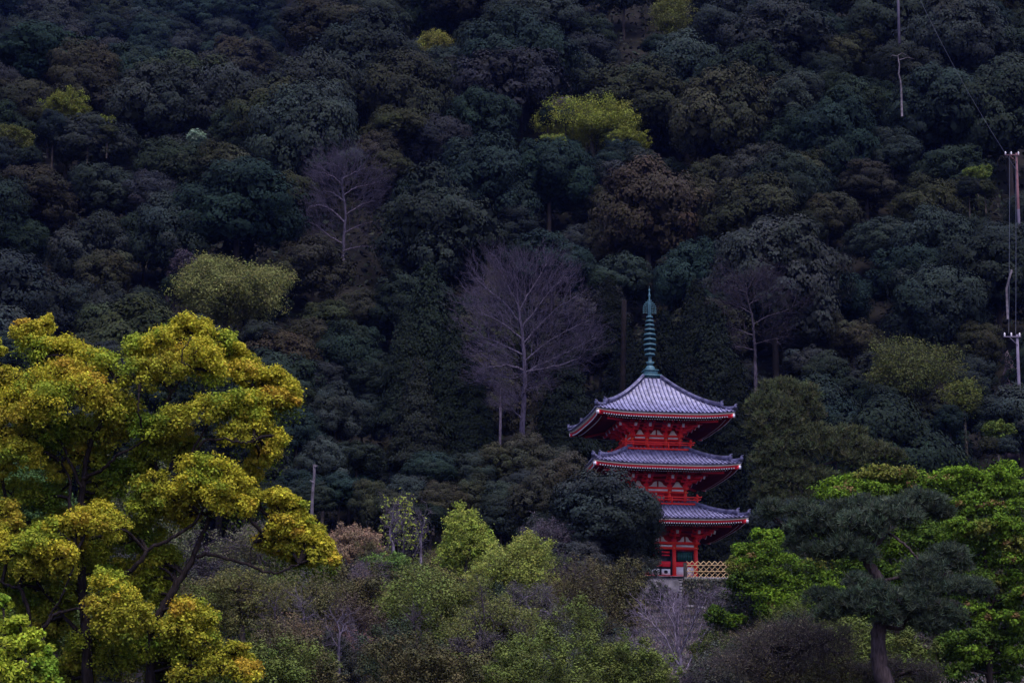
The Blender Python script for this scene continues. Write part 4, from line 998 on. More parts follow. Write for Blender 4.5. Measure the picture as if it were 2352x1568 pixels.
# leaf clump entering at the left edge
c3 = empty('camphor_tree', np.array([P(-60, 800, 84)[0], 84, 0.0])); tag(c3, 'olive-yellow treetop just entering at the left edge', 'tree')
pads_tree(c3, np.array(c3.location), [(-14,792,20,18,0,'m'),(-4,806,18,14,.2,'m'),(-50,800,40,30,0,'y'),(-60,850,50,40,0,'m')], 84, camphor_col, 12, 60, 0.12, [([(-60,1900,0),(-60,1300,0),(-60,850,0)], .2, .05)])

# maples at the right
def maple_col(cn, pos, v, n_):
    base = {'g': (0.095, 0.165, 0.015), 'd': (0.06, 0.105, 0.014), 'o': (0.135, 0.15, 0.027), 'b': (0.12, 0.21, 0.016)}[cn]
    base = np.array(base)*np.exp(rng.normal()*0.15)
    if cn in 'go' and rng.uniform() < 0.08 and v[2] > 0.2: base = np.array([0.20, 0.13, 0.05])
    return vary(base, n_, 0.20, 0.06)
def maple(label, Y, pads, basepx, limbs):
    b = np.array([P(basepx, 1500, Y)[0], Y, float(ground(P(basepx, 1500, Y)[0], Y)) - 0.2])
    r0 = empty('maple_tree', b); tag(r0, label, 'tree')
    pads_tree(r0, b, [(a_, b2, c_*1.35, d_*1.35, e_, f_) for a_, b2, c_, d_, e_, f_ in pads], Y, maple_col, 24, 52, 0.145, limbs, flat=0.55, jit=0.45, nfill=len(pads)*220, fillcol=(0.035, 0.06, 0.012), depth=3, hang=0.12)
    bx, by = proj(b)
    s = G(); q = [P(x, y_, Y + dy) for x, y_, dy in limbs[0][0]][0]; s.tube([b, (b + q)/2 + np.array([0.1, 0, 0]), q], [limbs[0][1]*1.3, limbs[0][1]*1.15, limbs[0][1]], 8, 0, (0.03, 0.024, 0.024)); s.build('lower_trunk', M_twig, r0, origin=b)
    return r0
maple('bright green maple in front of the bamboo fence, right of the pagoda', 150,
 [(1748,1228,20,14,.3,'b'),(1782,1232,20,13,.4,'b'),(1762,1258,36,16,0,'g'),(1715,1262,26,14,0,'g'),(1735,1285,38,18,-.4,'g'),(1790,1290,38,18,0,'g'),(1695,1300,26,18,-.2,'o'),(1720,1325,36,20,-.5,'d'),(1775,1330,40,22,-.4,'g'),(1690,1335,18,16,0,'d'),
  (1825,1345,40,20,-.2,'g'),(1745,1360,36,18,-.5,'g'),(1790,1375,40,18,-.6,'b'),(1830,1395,34,16,-.6,'g'),(1770,1400,34,14,-.5,'g'),(1860,1310,36,18,.4,'d'),(1900,1290,40,18,.6,'o'),(1945,1290,34,18,.6,'g'),(1900,1330,40,18,.4,'g'),(1860,1370,40,18,.2,'d'),
  (1960,1330,34,18,.6,'g'),(1930,1365,36,16,.4,'o'),(1650,1412,26,12,0,'d'),(1680,1425,28,12,0,'g'),(1640,1400,14,10,0,'d')], 1800,
 [([(1805,1560,0),(1800,1450,0),(1795,1380,0),(1770,1310,0),(1755,1250,0)], .13, .03), ([(1798,1440,0),(1850,1370,.2),(1910,1310,.4)], .06, .02), ([(1795,1400,0),(1730,1340,-.2),(1700,1300,0)], .05, .02), ([(1800,1470,0),(1730,1430,0),(1660,1412,0)], .04, .015)])
mp = []
for (x, y_, c_) in [(1905,1125,'b'),(1940,1110,'b'),(1930,1140,'g'),(1975,1120,'g'),(1990,1095,'o'),(2030,1085,'o'),(2065,1090,'o'),(2010,1125,'g'),(2060,1125,'g'),(2100,1100,'g'),(2110,1135,'g'),(2150,1110,'g'),(2150,1145,'g'),
                    (2185,1090,'b'),(2215,1085,'b'),(2200,1120,'g'),(2245,1110,'b'),(2235,1145,'g'),(2280,1130,'g'),(2290,1095,'b'),(2310,1080,'b'),(2320,1120,'g'),(2345,1130,'g'),(2190,1165,'g'),(2270,1170,'g'),(2330,1165,'g'),(2150,1180,'d'),(2080,1160,'d'),(2220,1195,'d')]:
    mp.append((x, y_, 34, 17, float(rng.uniform(-1, 1)), c_))
maple('wide bright green maple crown behind the foreground pine, right edge', 142, mp, 2150, [([(2150,1560,0),(2150,1400,0),(2140,1250,0),(2120,1150,0),(2100,1110,0)], .2, .04), ([(2148,1350,0),(2230,1220,0),(2290,1140,0)], .09, .03), ([(2145,1300,0),(2030,1180,0),(1960,1130,0)], .08, .02)])
mp = []
for (x, y_, c_) in [(2210,1205,'g'),(2250,1215,'o'),(2195,1235,'g'),(2240,1250,'g'),(2290,1200,'g'),(2330,1210,'g'),(2290,1245,'g'),(2340,1250,'o'),(2270,1285,'g'),(2320,1290,'g'),(2220,1280,'d'),(2330,1330,'g'),(2290,1335,'o'),(2250,1325,'d'),(2345,1370,'g'),(2230,1365,'d'),(2290,1380,'d'),
                    (2240,1400,'g'),(2270,1425,'g'),(2320,1420,'g'),(2345,1450,'g'),(2250,1455,'d'),(2300,1465,'d'),(2180,1420,'d'),(2190,1470,'d'),(2160,1500,'d'),(2230,1500,'g'),(2330,1500,'g'),(2270,1520,'d'),(2200,1540,'d'),(2310,1545,'d'),(2120,1540,'d')]:
    mp.append((x, y_, 32, 16, float(rng.uniform(-1, 1)), c_))
maple('dense green maple filling the lower right corner', 122, mp, 2270, [([(2270,1620,0),(2275,1500,0),(2270,1380,0),(2260,1260,0),(2270,1220,0)], .17, .04), ([(2272,1480,0),(2220,1420,0),(2190,1380,0)], .07, .03), ([(2272,1400,0),(2310,1320,0),(2330,1250,0)], .07, .02)])
mp = [(2050 + rng.uniform(-160, 130), 1290 + rng.uniform(-90, 120), 34, 16, float(rng.uniform(-1, 1.5)), str(rng.choice(['d', 'd', 'g']))) for _ in range(34)]
maple('darker green maple seen through the boughs behind the foreground pine', 134, mp, 2060, [([(2060,1600,0),(2060,1450,0),(2050,1320,0),(2040,1240,0)], .15, .04), ([(2058,1400,0),(1980,1320,0)], .06, .02), ([(2055,1360,0),(2120,1300,0)], .06, .02)])

# ------------------------------------------------------------------ pines
def pine(name, label, Y, pads, limbs, basepx, col, tuft=0.30, per=150, ns=14, wood=(0.045, 0.034, 0.036), thick=0.020):
    b = np.array([P(basepx, 1560, Y)[0], Y, float(ground(P(basepx, 1560, Y)[0], Y)) - 0.3])
    root = empty(name, b); tag(root, label, 'pine'); lg = G(); wg = G(); k = Y/F; LPs = []
    for pts, ra, rb in limbs:
        p3 = np.array([P(x, y_, Y + dy) for x, y_, dy in pts])
        t = np.linspace(0, len(p3)-1, (len(p3)-1)*5 + 1); q = np.stack([np.interp(t, np.arange(len(p3)), p3[:, j]) for j in range(3)], 1)
        q[1:-1] += 0.5*(q[:-2] + q[2:] - 2*q[1:-1]) + rng.normal(size=(len(q)-2, 3))*0.015
        wg.tube(q, np.linspace(ra, rb, len(q))*np.exp(rng.normal(size=len(q))*0.05), 10, 0, wood); LPs.append(q)
    q0 = LPs[0][0]; wg.tube([b, (b + q0)/2, q0], [limbs[0][1]*1.3, limbs[0][1]*1.1, limbs[0][1]], 10, 0, wood)
    LP = np.concatenate(LPs)
    for (px, py, rx, ry, dy) in pads:
        c = P(px, py, Y + dy); r_ = np.array([rx*k, rx*k, ry*k*1.4]); m = per
        v = sph(m, 0.7); cen = c + v*r_*rng.uniform(0.35, 1.2, (m, 1)) + rng.normal(size=(m, 3))*0.06
        dist = np.linalg.norm(LP - c, axis=1); st = LP[np.argmin(dist)]
        sub = cen[rng.choice(m, 26, replace=False)] - np.array([0, 0, 0.08])
        A, B, RA, RB, _ = fork(st, np.array([0, 0, 0.3]), sub, 0.014, 0.5); wg.segs(A, B, RA, RB, 0, np.asarray(wood)*0.6*np.ones((len(A), 3)), sides=4)
        d = np.repeat(v*0.5 + np.array([0, 0, 0.9]), ns, 0); C = np.repeat(cen, ns, 0)
        d = d/np.linalg.norm(d, axis=1)[:, None] + rng.normal(size=d.shape)*0.65; d /= np.linalg.norm(d, axis=1)[:, None]
        L = tuft*rng.uniform(0.6, 1.15, (len(C), 1)); tc_ = vary(np.array(col)*np.exp(rng.normal()*0.12), m, 0.22, 0.07)
        tt = np.repeat(tc_, ns, 0)
        side = np.cross(d, rng.normal(size=d.shape)); side /= np.linalg.norm(side, axis=1)[:, None]
        V = np.stack([C - side*thick*0.6, C + side*thick*0.6, C + d*L + side*thick*0.3, C + d*L - side*thick*0.3], 1).reshape(-1, 3)
        lg.add(V, np.arange(len(V)).reshape(-1, 4), 0, np.repeat(tt, 4, 0))
        # short needles filling the pad
        m2 = 160; pos = c + sph(m2)*r_*rng.uniform(0, 0.8, (m2, 1)); lg.cards(pos, np.tile([0, 0, 1.], (m2, 1)), tuft*0.9, 0.25, 0.8, 0, vary(np.array(col)*0.8, m2, 0.2, 0.05))
    wg.build('trunk', M_twig, root, origin=b); lg.build('crown', M_needle, root, origin=b); return root
def c6(L): return [(1550 + u*.341, 1034 + v*.341, ru*.341, rv*.341, dy) for u, v, ru, rv, dy in L]
PN = c6([(650,415,85,35,.6),(860,420,110,45,.2),(960,470,120,50,-.4),(1130,420,120,45,0),(1280,390,110,45,.2),(1370,440,120,50,-.5),(1500,400,110,45,0),(1640,350,110,42,.2),(1720,360,100,40,.3),(1800,430,70,24,.3),(1560,470,110,45,-.3),
         (1200,500,130,50,-.6),(1330,540,120,45,-.6),(1050,540,110,36,-.2),(860,530,100,36,0),(1150,650,120,45,-.6),(1250,700,110,40,-.6),(950,690,110,34,-.2),(820,640,70,30,.2),(1050,700,90,30,-.3),
         (1830,710,120,42,0),(1700,790,130,40,-.2),(1900,770,90,36,.2),(1650,860,110,36,-.4),(1950,930,120,42,0),(2060,950,80,36,.2),(1800,940,120,40,-.3),(1650,960,110,38,-.6),
         (1000,1000,110,38,0),(1120,1050,120,42,-.4),(1260,1000,120,46,-.8),(1380,960,110,40,-.9),(1480,1020,120,46,-.9),(1330,1080,130,40,-.9),(1050,1100,100,34,-.4),(1600,1060,110,38,-.8),(1740,1080,110,40,-.5),(1850,1130,100,38,-.2),(1700,1170,110,36,-.5),(1800,1190,80,26,-.2),
         (1450,1130,90,30,-.8),(1230,900,80,34,-.5)])
def l6(L): return [(1550 + u*.341, 1034 + v*.341, dy) for u, v, dy in L]
PL0 = 1
PL = [(l6([(1440,1640,0),(1390,1480,0),(1370,1350,0),(1365,1250,0),(1390,1150,0),(1410,1050,0),(1400,950,0),(1385,880,0),(1330,800,0),(1285,740,0),(1300,660,0),(1380,600,0),(1430,540,.2),(1460,460,.2)]), .33, .10),
      (l6([(1445,560,.2),(1490,590,-.6),(1540,630,-.9),(1600,680,-.9),(1635,735,-.8)]), .055, .035),
      (l6([(1300,650,0),(1180,600,0),(1050,620,0),(960,600,0),(880,540,0)]), .08, .03), (l6([(1290,720,0),(1130,680,0),(950,690,0)]), .07, .03),
      (l6([(1430,540,.2),(1560,460,.2),(1720,400,.2)]), .07, .03), (l6([(1400,1000,0),(1600,900,0),(1800,930,0),(2000,950,0)]), .08, .03),
      (l6([(1395,960,0),(1250,1000,0),(1080,1040,0)]), .07, .03), (l6([(1380,1180,0),(1530,1210,0),(1560,1130,0),(1700,1100,0),(1830,1130,0)]), .09, .03), (l6([(1400,880,0),(1600,830,0),(1820,730,0)]), .07, .03)]
pine('pine_tree', 'large blue-green pine with a thick leaning trunk in the right foreground', 108, PN, PL, 2030, (0.050, 0.068, 0.044), tuft=0.25, per=210, ns=13, thick=0.02)
PB = [(1770,905,34,18,0),(1810,895,34,16,.4),(1850,905,32,16,.2),(1745,935,28,18,0),(1790,935,42,20,-.6),(1850,930,36,18,0),(1870,955,26,14,.2),(1770,965,40,18,-.5),(1815,965,40,18,-.5),(1735,990,24,18,.2),
      (1775,1000,40,18,-.4),(1830,1000,44,18,-.4),(1880,1000,44,16,0),(1930,1005,40,16,.2),(1960,1000,30,12,.4),(1790,1030,46,18,-.6),(1850,1035,46,18,-.6),(1910,1035,46,16,-.3),(1970,1030,42,16,0),(2020,1040,38,14,.2),(2050,1052,26,12,.2),
      (1760,1060,36,16,-.3),(1820,1070,40,16,-.4),(1960,1060,40,14,0),(1765,1100,36,14,0),(1820,1110,44,16,-.3),(1880,1100,44,16,-.1),(1930,1110,34,14,.2),(1760,1140,34,16,0),(1800,1160,40,18,-.2),(1860,1150,44,16,0)]
PBL = [([(1850,1320,0),(1845,1200,0),(1835,1100,0),(1825,1020,0),(1815,950,0),(1812,900,0)], .24, .06), ([(1835,1080,0),(1920,1060,0),(2000,1050,0)], .09, .03), ([(1838,1110,0),(1780,1070,0)], .07, .03), ([(1830,1040,0),(1920,1015,0)], .06, .03)]
pine('pine_tree', 'layered dark olive pine standing right beside the pagoda roofs', 196, PB, PBL, 1850, (0.062, 0.072, 0.034), tuft=0.36, per=190, ns=11, thick=0.032)
pine('pine_tree', 'dim blue-grey pine behind the foreground pine, below the layered pine', 160, [(1770,1185,40,16,0),(1830,1180,44,18,0),(1885,1180,36,16,.2),(1800,1215,36,16,-.3),(1850,1225,44,18,-.3),(1760,1205,24,12,0),(1900,1220,40,16,0)],
     [([(1850,1420,0),(1845,1300,0),(1840,1200,0)], .14, .04)], 1850, (0.034, 0.046, 0.046), tuft=0.34, per=110, ns=11, thick=0.03)

# ------------------------------------------------------------------ foreground and middle shrubs
W1 = (0.070, 0.058, 0.072); W2 = (0.10, 0.085, 0.115); W3 = (0.055, 0.045, 0.045)
SH = [ # name, label, px, py, rx, ry, Y, leafcol, ntips, lpt, leaf, wood
 ('budding_tree', 'tan-leaved small tree between the camphor and the dark trees', 805, 1255, 85, 50, 196, (0.16, 0.11, 0.07), 420, 12, .17, W1),
 ('thicket_shrub', 'grey-olive thin shrub seen behind the long right camphor limb', 600, 1250, 110, 60, 150, (0.085, 0.085, 0.045), 420, 8, .13, W1),
 ('thicket_shrub', 'olive leafed shrub right of the leaning camphor trunk', 560, 1375, 110, 75, 140, (0.085, 0.085, 0.028), 500, 11, .13, W3),
 ('thicket_shrub', 'brownish shrub at the bottom left of the thicket', 660, 1500, 110, 85, 132, (0.085, 0.065, 0.038), 520, 9, .12, W1),
 ('thicket_shrub', 'greenish-grey twiggy shrub in the middle of the thicket', 700, 1380, 105, 85, 146, (0.08, 0.078, 0.032), 520, 9, .12, W1),
 ('thicket_shrub', 'reddish-brown budding shrub at the bottom edge of the thicket', 790, 1510, 105, 75, 138, (0.10, 0.055, 0.045), 460, 8, .12, W2),
 ('bare_shrub', 'purple-grey leafless shrub under the tan-leaved tree', 810, 1370, 95, 80, 168, (0.085, 0.062, 0.05), 560, 4, .11, W2),
 ('budding_tree', 'slender sapling with lime tips rising above the thicket', 925, 1215, 62, 88, 176, (0.16, 0.19, 0.03), 150, 2, .22, (0.09, 0.075, 0.10)),
 ('maple_tree', 'fresh green pointed young maple in the centre thicket', 1070, 1250, 66, 76, 168, (0.15, 0.185, 0.03), 360, 14, .17, W3),
 ('maple_tree', 'broad yellow-green young maple left of the dark rounded tree', 1190, 1310, 98, 78, 162, (0.135, 0.155, 0.032), 560, 14, .16, W3),
 ('thicket_shrub', 'vivid green leafy shrub left of the centre thicket', 890, 1300, 55, 38, 170, (0.07, 0.115, 0.025), 160, 10, .18, W3),
 ('maple_tree', 'olive green spreading maple in the centre foreground', 1010, 1390, 125, 85, 150, (0.085, 0.095, 0.025), 620, 12, .14, W3),
 ('maple_tree', 'green and bronze maple at the bottom centre', 1120, 1470, 130, 85, 140, (0.085, 0.095, 0.028), 600, 11, .14, W3),
 ('bare_shrub', 'leafless grey shrub leaning right in the centre foreground', 1230, 1400, 85, 70, 146, (0.06, 0.06, 0.035), 420, 5, .12, W2),
 ('thicket_shrub', 'vivid green low shrub along the bottom centre', 1000, 1530, 130, 42, 130, (0.085, 0.13, 0.02), 420, 13, .15, W3),
 ('oak_tree', 'dense yellow-olive tree below the dark rounded tree', 1300, 1405, 50, 66, 156, (0.095, 0.09, 0.02), 380, 26, .16, W3),
 ('oak_tree', 'dense olive tree at the bottom centre-right', 1290, 1515, 95, 50, 140, (0.085, 0.085, 0.022), 460, 22, .15, W3),
 ('bare_shrub', 'purple-grey twiggy shrub above the yellow-olive tree', 1255, 1240, 80, 55, 194, (0.05, 0.045, 0.055), 420, 5, .15, W1),
 ('thicket_shrub', 'dark grey-green shrub below the dark rounded tree', 1370, 1380, 75, 65, 182, (0.045, 0.05, 0.04), 480, 12, .15, W1),
 ('thicket_shrub', 'dark upright shrub standing before the pagoda podium', 1465, 1330, 52, 62, 196, (0.045, 0.05, 0.04), 380, 12, .14, W1),
 ('thicket_shrub', 'dark blue-green shrub at the bottom left of the bare cherry', 1400, 1500, 62, 80, 158, (0.035, 0.045, 0.042), 460, 12, .15, W1),
 ('thicket_shrub', 'small dark green shrub on the slope under the podium', 1515, 1362, 26, 26, 200, (0.05, 0.06, 0.035), 160, 12, .13, W3),
 ('bare_shrub', 'wide brown twiggy shrub at the bottom right', 1830, 1500, 190, 85, 112, (0.085, 0.075, 0.05), 1300, 6, .08, (0.055, 0.046, 0.046)),
 ('thicket_shrub', 'low green shrub at the left of the brown twiggy shrub', 1640, 1480, 60, 45, 150, (0.055, 0.07, 0.02), 280, 10, .13, W1),
 ('bare_shrub', 'grey twiggy shrub at the far bottom right', 2050, 1540, 120, 40, 112, (0.05, 0.05, 0.035), 500, 6, .08, W3),
 ('thicket_shrub', 'dim green shrub under the left boughs of the camphor', 130, 1400, 130, 110, 118, (0.075, 0.10, 0.032), 700, 12, .14, W3),
 ('thicket_shrub', 'dim grey-green shrub behind the camphor trunk', 320, 1180, 150, 110, 140, (0.085, 0.095, 0.05), 800, 11, .15, W1),
 ('thicket_shrub', 'dark green shrub behind the lower camphor trunks', 330, 1430, 130, 100, 112, (0.065, 0.09, 0.03), 700, 12, .13, W3),
 ('thicket_shrub', 'dark green bushy tree behind the camphor at the left edge', 70, 1150, 110, 80, 128, (0.045, 0.085, 0.025), 600, 18, .16, W3),
 ('thicket_shrub', 'pale dry shrub on the slope below the bamboo fence', 1660, 1370, 60, 20, 196, (0.09, 0.08, 0.09), 200, 4, .12, W2),
]
for (nm, lb, px, py, rx, ry, Y, lc, nt_, lpt, lf, wd) in SH:
    twig_tree(nm, lb, 'shrub' if 'shrub' in nm else 'tree', px, py, rx*1.12, ry*1.15, Y, leafcol=tuple(v*(1.65 if nm[0] in 'mo' else 1.6) for v in lc), ntips=int(nt_*1.5), lpt=int(lpt*(3.0 if lpt > 8 else 1.6)), leaf=lf*0.76, wood=wd, rtip=0.009, pw=0.42, spurs=3 if lpt < 9 else 1, inner=0.15, spread=0.17)
for (px, py, rx, ry, Y, lb) in [(905, 1200, 30, 70, 172, 'upright bare sapling just left of the slender lime-tipped sapling'), (968, 1215, 34, 75, 170, 'upright bare sapling just right of the slender lime-tipped sapling'),
        (865, 1340, 50, 80, 158, 'leafless sapling with dark forked stems in the centre-left thicket'), (700, 1420, 60, 95, 134, 'leafless sapling with pale stems right of the lower camphor boughs'), (780, 1450, 55, 85, 130, 'leafless twiggy sapling with lilac stems in the lower thicket'),
        (960, 1440, 55, 90, 138, 'leafless sapling rising among the green maples'), (1105, 1400, 55, 80, 138, 'leafless sapling right of the centre maple'), (620, 1400, 50, 80, 128, 'slanting leafless sapling beside the leaning camphor trunk'),
        (1215, 1450, 70, 70, 136, 'leafless sapling leaning right near the yellow-olive oak'), (1060, 1520, 60, 60, 122, 'low leafless sapling at the bottom centre')]:
    twig_tree('bare_sapling', lb, 'sapling', px, py, rx, ry, Y, ntips=110, wood=(0.10, 0.085, 0.115) if 'pale' in lb or 'lilac' in lb or 'upright' in lb else (0.055, 0.045, 0.055), rtip=0.0075, pw=0.5, spurs=3, inner=0.2, frac=(0.2, 0.35))
# tall background fill under the camphor canopy and below the slope
put(1388, 1208, 140, 'grey-green', Y=195, squash=0.95, colmul=0.95); put(1440, 1195, 78, 'grey-green', Y=195); put(1330, 1265, 70, 'dark green', Y=198); put(1455, 1265, 62, 'dark green', Y=199); put(1400, 1290, 88, 'dark green', Y=197)
for (px, py, r_, Y, cn) in [(620, 1170, 62, 205, 'dark green'), (700, 1130, 60, 208, 'blue-green'), (900, 1180, 60, 205, 'brown-tinged'), (990, 1200, 60, 203, 'dark green'), (1150, 1200, 60, 203, 'grey-green'),
                            (1230, 1170, 60, 206, 'dark green'), (560, 1120, 60, 208, 'dark green'), (470, 1000, 70, 222, 'grey-green'), (380, 900, 80, 228, 'dark green'), (250, 850, 80, 230, 'grey-green'),
                            (120, 900, 80, 228, 'dark green'), (20, 820, 70, 232, 'blue-green'), (600, 950, 70, 226, 'dark green'), (680, 930, 60, 226, 'dark green'), (590, 1040, 60, 215, 'dark green'),
                            (200, 1000, 90, 215, 'dark green'), (380, 1060, 90, 212, 'dark green'), (60, 1010, 80, 214, 'dark green')]:
    put(px, py, r_, cn, Y=Y)
# filler shrubs of the thicket, shared meshes
def shrub_proto(seed, leafy):
    global rng
    keep = rng; rng = np.random.default_rng(seed); g = G(); n_ = 260
    bv = sph(8, 0.3)*rng.uniform(0.3, 0.65, (8, 1)); bi_ = rng.integers(0, 8, n_)
    tips = bv[bi_] + ell_pts(n_, (0, 0, 0), (0.45, 0.45, 0.45), 0.1) + np.array([0, 0, 0.1])
    A, B, RA, RB, _ = fork((0, 0, -0.9), (0, 0, 1), tips, 0.0028, 0.45); g.segs(A, B, RA, RB, 0, np.array([1.1, 1.0, 1.5])*np.ones((len(A), 3)))
    e = np.repeat(tips, 6, 0); d_ = e - np.array([0, 0, -0.5]); d_ /= np.linalg.norm(d_, axis=1)[:, None]
    e = e - d_*rng.uniform(0, 0.25, (len(e), 1)); g.segs(e, e + (d_ + rng.normal(size=e.shape)*0.45)*0.17, 0.0026, 0.001, 0, np.array([1.2, 1.0, 1.5])*np.ones((len(e), 3)))
    m_ = leafy; cc = np.repeat(tips, m_, 0); off = rng.normal(size=cc.shape)*0.048
    g.cards(cc + off, off*16 + np.array([0, 0, 1.0]), 0.034*rng.uniform(0.6, 1.4, len(cc)), 0.62, 0.3, 0, vary((1, 1, 1), len(cc), 0.08, 0.02)*np.repeat(vary((1, 1, 1), n_, 0.18, 0.04), m_, 0))
    g.tube([(0, 0, -1.6), (0, 0, -1.2), (0, 0, -0.9)], [0.04, 0.035, 0.03], 6, 0, np.array([0.8, 0.7, 0.9]))
    rng = keep; return g.mesh('thicket_shrub', [M_forest])
SPRO = [shrub_proto(500 + i, l_) for i, l_ in enumerate((90, 120, 50, 84, 22, 104))]
SCOL = {'olive-brown': (0.074, 0.070, 0.030), 'purple-grey': (0.055, 0.048, 0.050), 'olive green': (0.095, 0.125, 0.028), 'dull brown': (0.070, 0.056, 0.038), 'dark green': (0.035, 0.05, 0.026), 'grey-green': (0.055, 0.06, 0.045)}
fill = []
for yy in (112, 119, 126, 133, 140, 147, 154, 162, 170, 178, 186, 194, 201, 206):
    hw_ = 0.185*yy; x = -hw_ + rng.uniform(0, 4)
    while x < hw_:
        Rm = rng.uniform(2.2, 3.3); xx = x + rng.uniform(-1, 1); y2 = yy + rng.uniform(-2.5, 1.2); x += Rm*1.75
        gz = float(ground(xx, y2)); pxa, _ = proj((xx, y2, gz)); lim = 1235
        if pxa > 1440: lim = 1395 + 20
        if pxa > 1720: lim = 1250
        if yy < 146: lim = 1440 if pxa < 1750 else 1400
        if pxa < 450: lim = 1100
        while Rm > 0.9 and proj((xx, y2, gz + Rm*1.75))[1] < lim: Rm *= 0.9
        if Rm <= 0.95 or (1500 < pxa < 1700 and y2 > 196): continue
        p = np.array([xx, y2, gz + Rm*0.8]); px, py = proj(p)
        if py > 1700 or (yy < 130 and pxa < 480) or (yy < 150 and pxa > 2060): continue
        if 1410 < px < 1660 and (150 < yy < 172 or py - Rm*F/y2 < (1405 if yy > 172 else 1530)): continue
        dk = px > 1300
        cn = str(rng.choice(list(SCOL), p=[.12, .04, .24, .02, .36, .22] if dk else [.24, .06, .40, .05, .08, .17]))
        o = bpy.data.objects.new('thicket_shrub', SPRO[int(rng.integers(6))]); scene.collection.objects.link(o); o.location = p
        o.rotation_euler = (0, 0, rng.uniform(0, 6.28)); o.scale = (Rm*1.2, Rm*1.2, Rm*1.1); o.color = (*(np.array(SCOL[cn])*np.exp(rng.normal()*0.12)), 1)
        fill.append(dict(o=o, px=px, py=py, c=cn))
print('filler shrubs', len(fill))
for q_ in ((1160, 1085, 62, 216, 'olive'), (1235, 1075, 66, 217, 'brown-tinged'), (1285, 1110, 60, 214, 'brown-tinged'), (1100, 1090, 55, 216, 'grey-green'), (1190, 1050, 40, 219, 'olive'), (1205, 1125, 55, 213, 'grey-green')): put(q_[0], q_[1], q_[2], q_[4], Y=q_[3])
# bare cherry
limb_tree('bare cherry tree with pale lavender twigs below the pagoda', 150, [(1585,1640),(1578,1590),(1568,1550),(1560,1500),(1556,1450),(1558,1400)],
 [[(1575,1575),(1540,1520),(1500,1490),(1440,1470)],[(1566,1540),(1530,1465),(1500,1430),(1465,1405)],[(1560,1490),(1545,1430),(1525,1395),(1510,1372)],[(1570,1550),(1605,1480),(1630,1440),(1650,1415)],[(1576,1575),(1540,1540),(1485,1528),(1420,1515)],
  [(1562,1500),(1588,1440),(1605,1400),(1612,1378)],[(1576,1580),(1615,1535),(1660,1505)],[(1577,1590),(1530,1568),(1480,1560),(1410,1555)],[(1558,1430),(1545,1400),(1550,1372)],[(1580,1600),(1620,1575),(1665,1560)],[(1580,1600),(1540,1590),(1500,1590),(1450,1595)]], 34, (0.145, 0.12, 0.165), .17, .06, limbw=(0.24, 0.205, 0.27), spread=26, rtip=0.009, name='cherry_tree')
for px, r_, Y_, cn_ in ((1430, 70, 138, 'dark green'), (1500, 58, 132, 'olive-brown'), (1580, 55, 131, 'purple-grey'), (1650, 62, 134, 'olive-brown'), (1380, 70, 134, 'grey-green')):
    q = P(px, 1570, Y_); Rm = r_*Y_/F; o = bpy.data.objects.new('thicket_shrub', SPRO[int(rng.integers(6))]); scene.collection.objects.link(o)
    o.location = (q[0], Y_, q[2]); o.scale = (Rm, Rm, Rm*0.8); o.color = (*SCOL[cn_], 1); q = proj((q[0], Y_, q[2])); fill.append(dict(o=o, px=q[0], py=q[1], c=cn_))
# ------------------------------------------------------------------ bamboo fence, stone post, stones
YF = 209.6
def fence(label, x0, x1):
    a = P(x0, 1309, YF); b_ = P(x1, 1309, YF); z0 = P(1580, 1327, YF)[2]; z1 = P(1580, 1288, YF)[2]
    root = empty('bamboo_fence', (a[0], YF, z0)); tag(root, label, 'fence'); o_ = (a[0], YF, z0); W = b_[0] - a[0]; H = z1 - z0
    lat = G(); sp_ = 0.42; k = -3
    while k*sp_ < W:
        for s_ in (1, -1):
            xa, xb = (k*sp_, k*sp_ + H) if s_ == 1 else (k*sp_ + H, k*sp_)
            za, zb = 0.0, H
            # clip to the fence's ends
            if min(xa, xb) < -0.05:
                t = (0 - min(xa, xb))/H
                if t >= 1: continue
                if s_ == 1: xa, za = 0, t*H
                else: xb, zb = 0, (1 - t)*H
            if max(xa, xb) > W: 
                t = (max(xa, xb) - W)/H
                if t >= 1: continue
                if s_ == 1: xb, zb = W, (1-t)*H
                else: xa, za = W, t*H
            yy = -0.03 if s_ == 1 else 0.03
            if abs(xb - xa) > 0.02: lat.tube([(xa, yy, za), ((xa+xb)/2, yy, (za+zb)/2), (xb, yy, zb)], 0.026, 6)
        k += 1
    lat.build('lattice', M_bamboo, root)
    for f in (0.02, 0.38, 0.75):
        rl = G(); rl.tube([(0, -0.07, f*H), (W/2, -0.07, f*H + 0.01), (W, -0.07, f*H)], 0.030, 6); rl.build('rail', M_bamboo, root)
    n_ = max(2, int(W/1.8) + 1)
    for i in range(n_):
        ps = G(); x = W*i/(n_-1); ps.tube([(x, 0.06, -0.5), (x, 0.06, H*0.5), (x, 0.06, H*0.92)], 0.045, 8); ps.build('post', M_bark, root)
    return root
fence('bamboo lattice fence right of the pagoda above the stony bank', 1577, 1775)
fence('short bamboo lattice fence glimpsed behind the dark rounded tree', 1408, 1425)
g = G(); p = P(1573, 1330, YF - 0.2); g.tube([(p[0], p[1], p[2] - 0.6), (p[0] + .03, p[1], p[2] + 0.4), (p[0], p[1], p[2] + 1.25)], [0.15, 0.13, 0.11], 8)
tag(g.build('wooden_post', M_bark), 'thick dark wooden post at the left end of the bamboo fence', 'post')
p = P(1563, 1345, 208.0); g = G(); 
for i in range(8): g.box((p[0] + rng.uniform(-.012, .012), p[1], p[2] - 1.3 + i*0.22), (0.22 - 0.006*i, 0.2, 0.21))
g.box((p[0], p[1], p[2] - 1.3 + 8*0.22), (0.26, 0.24, 0.08))
tag(g.build('stone_post', M_stone), 'pale weathered stone post on the bank below the pagoda corner', 'post')

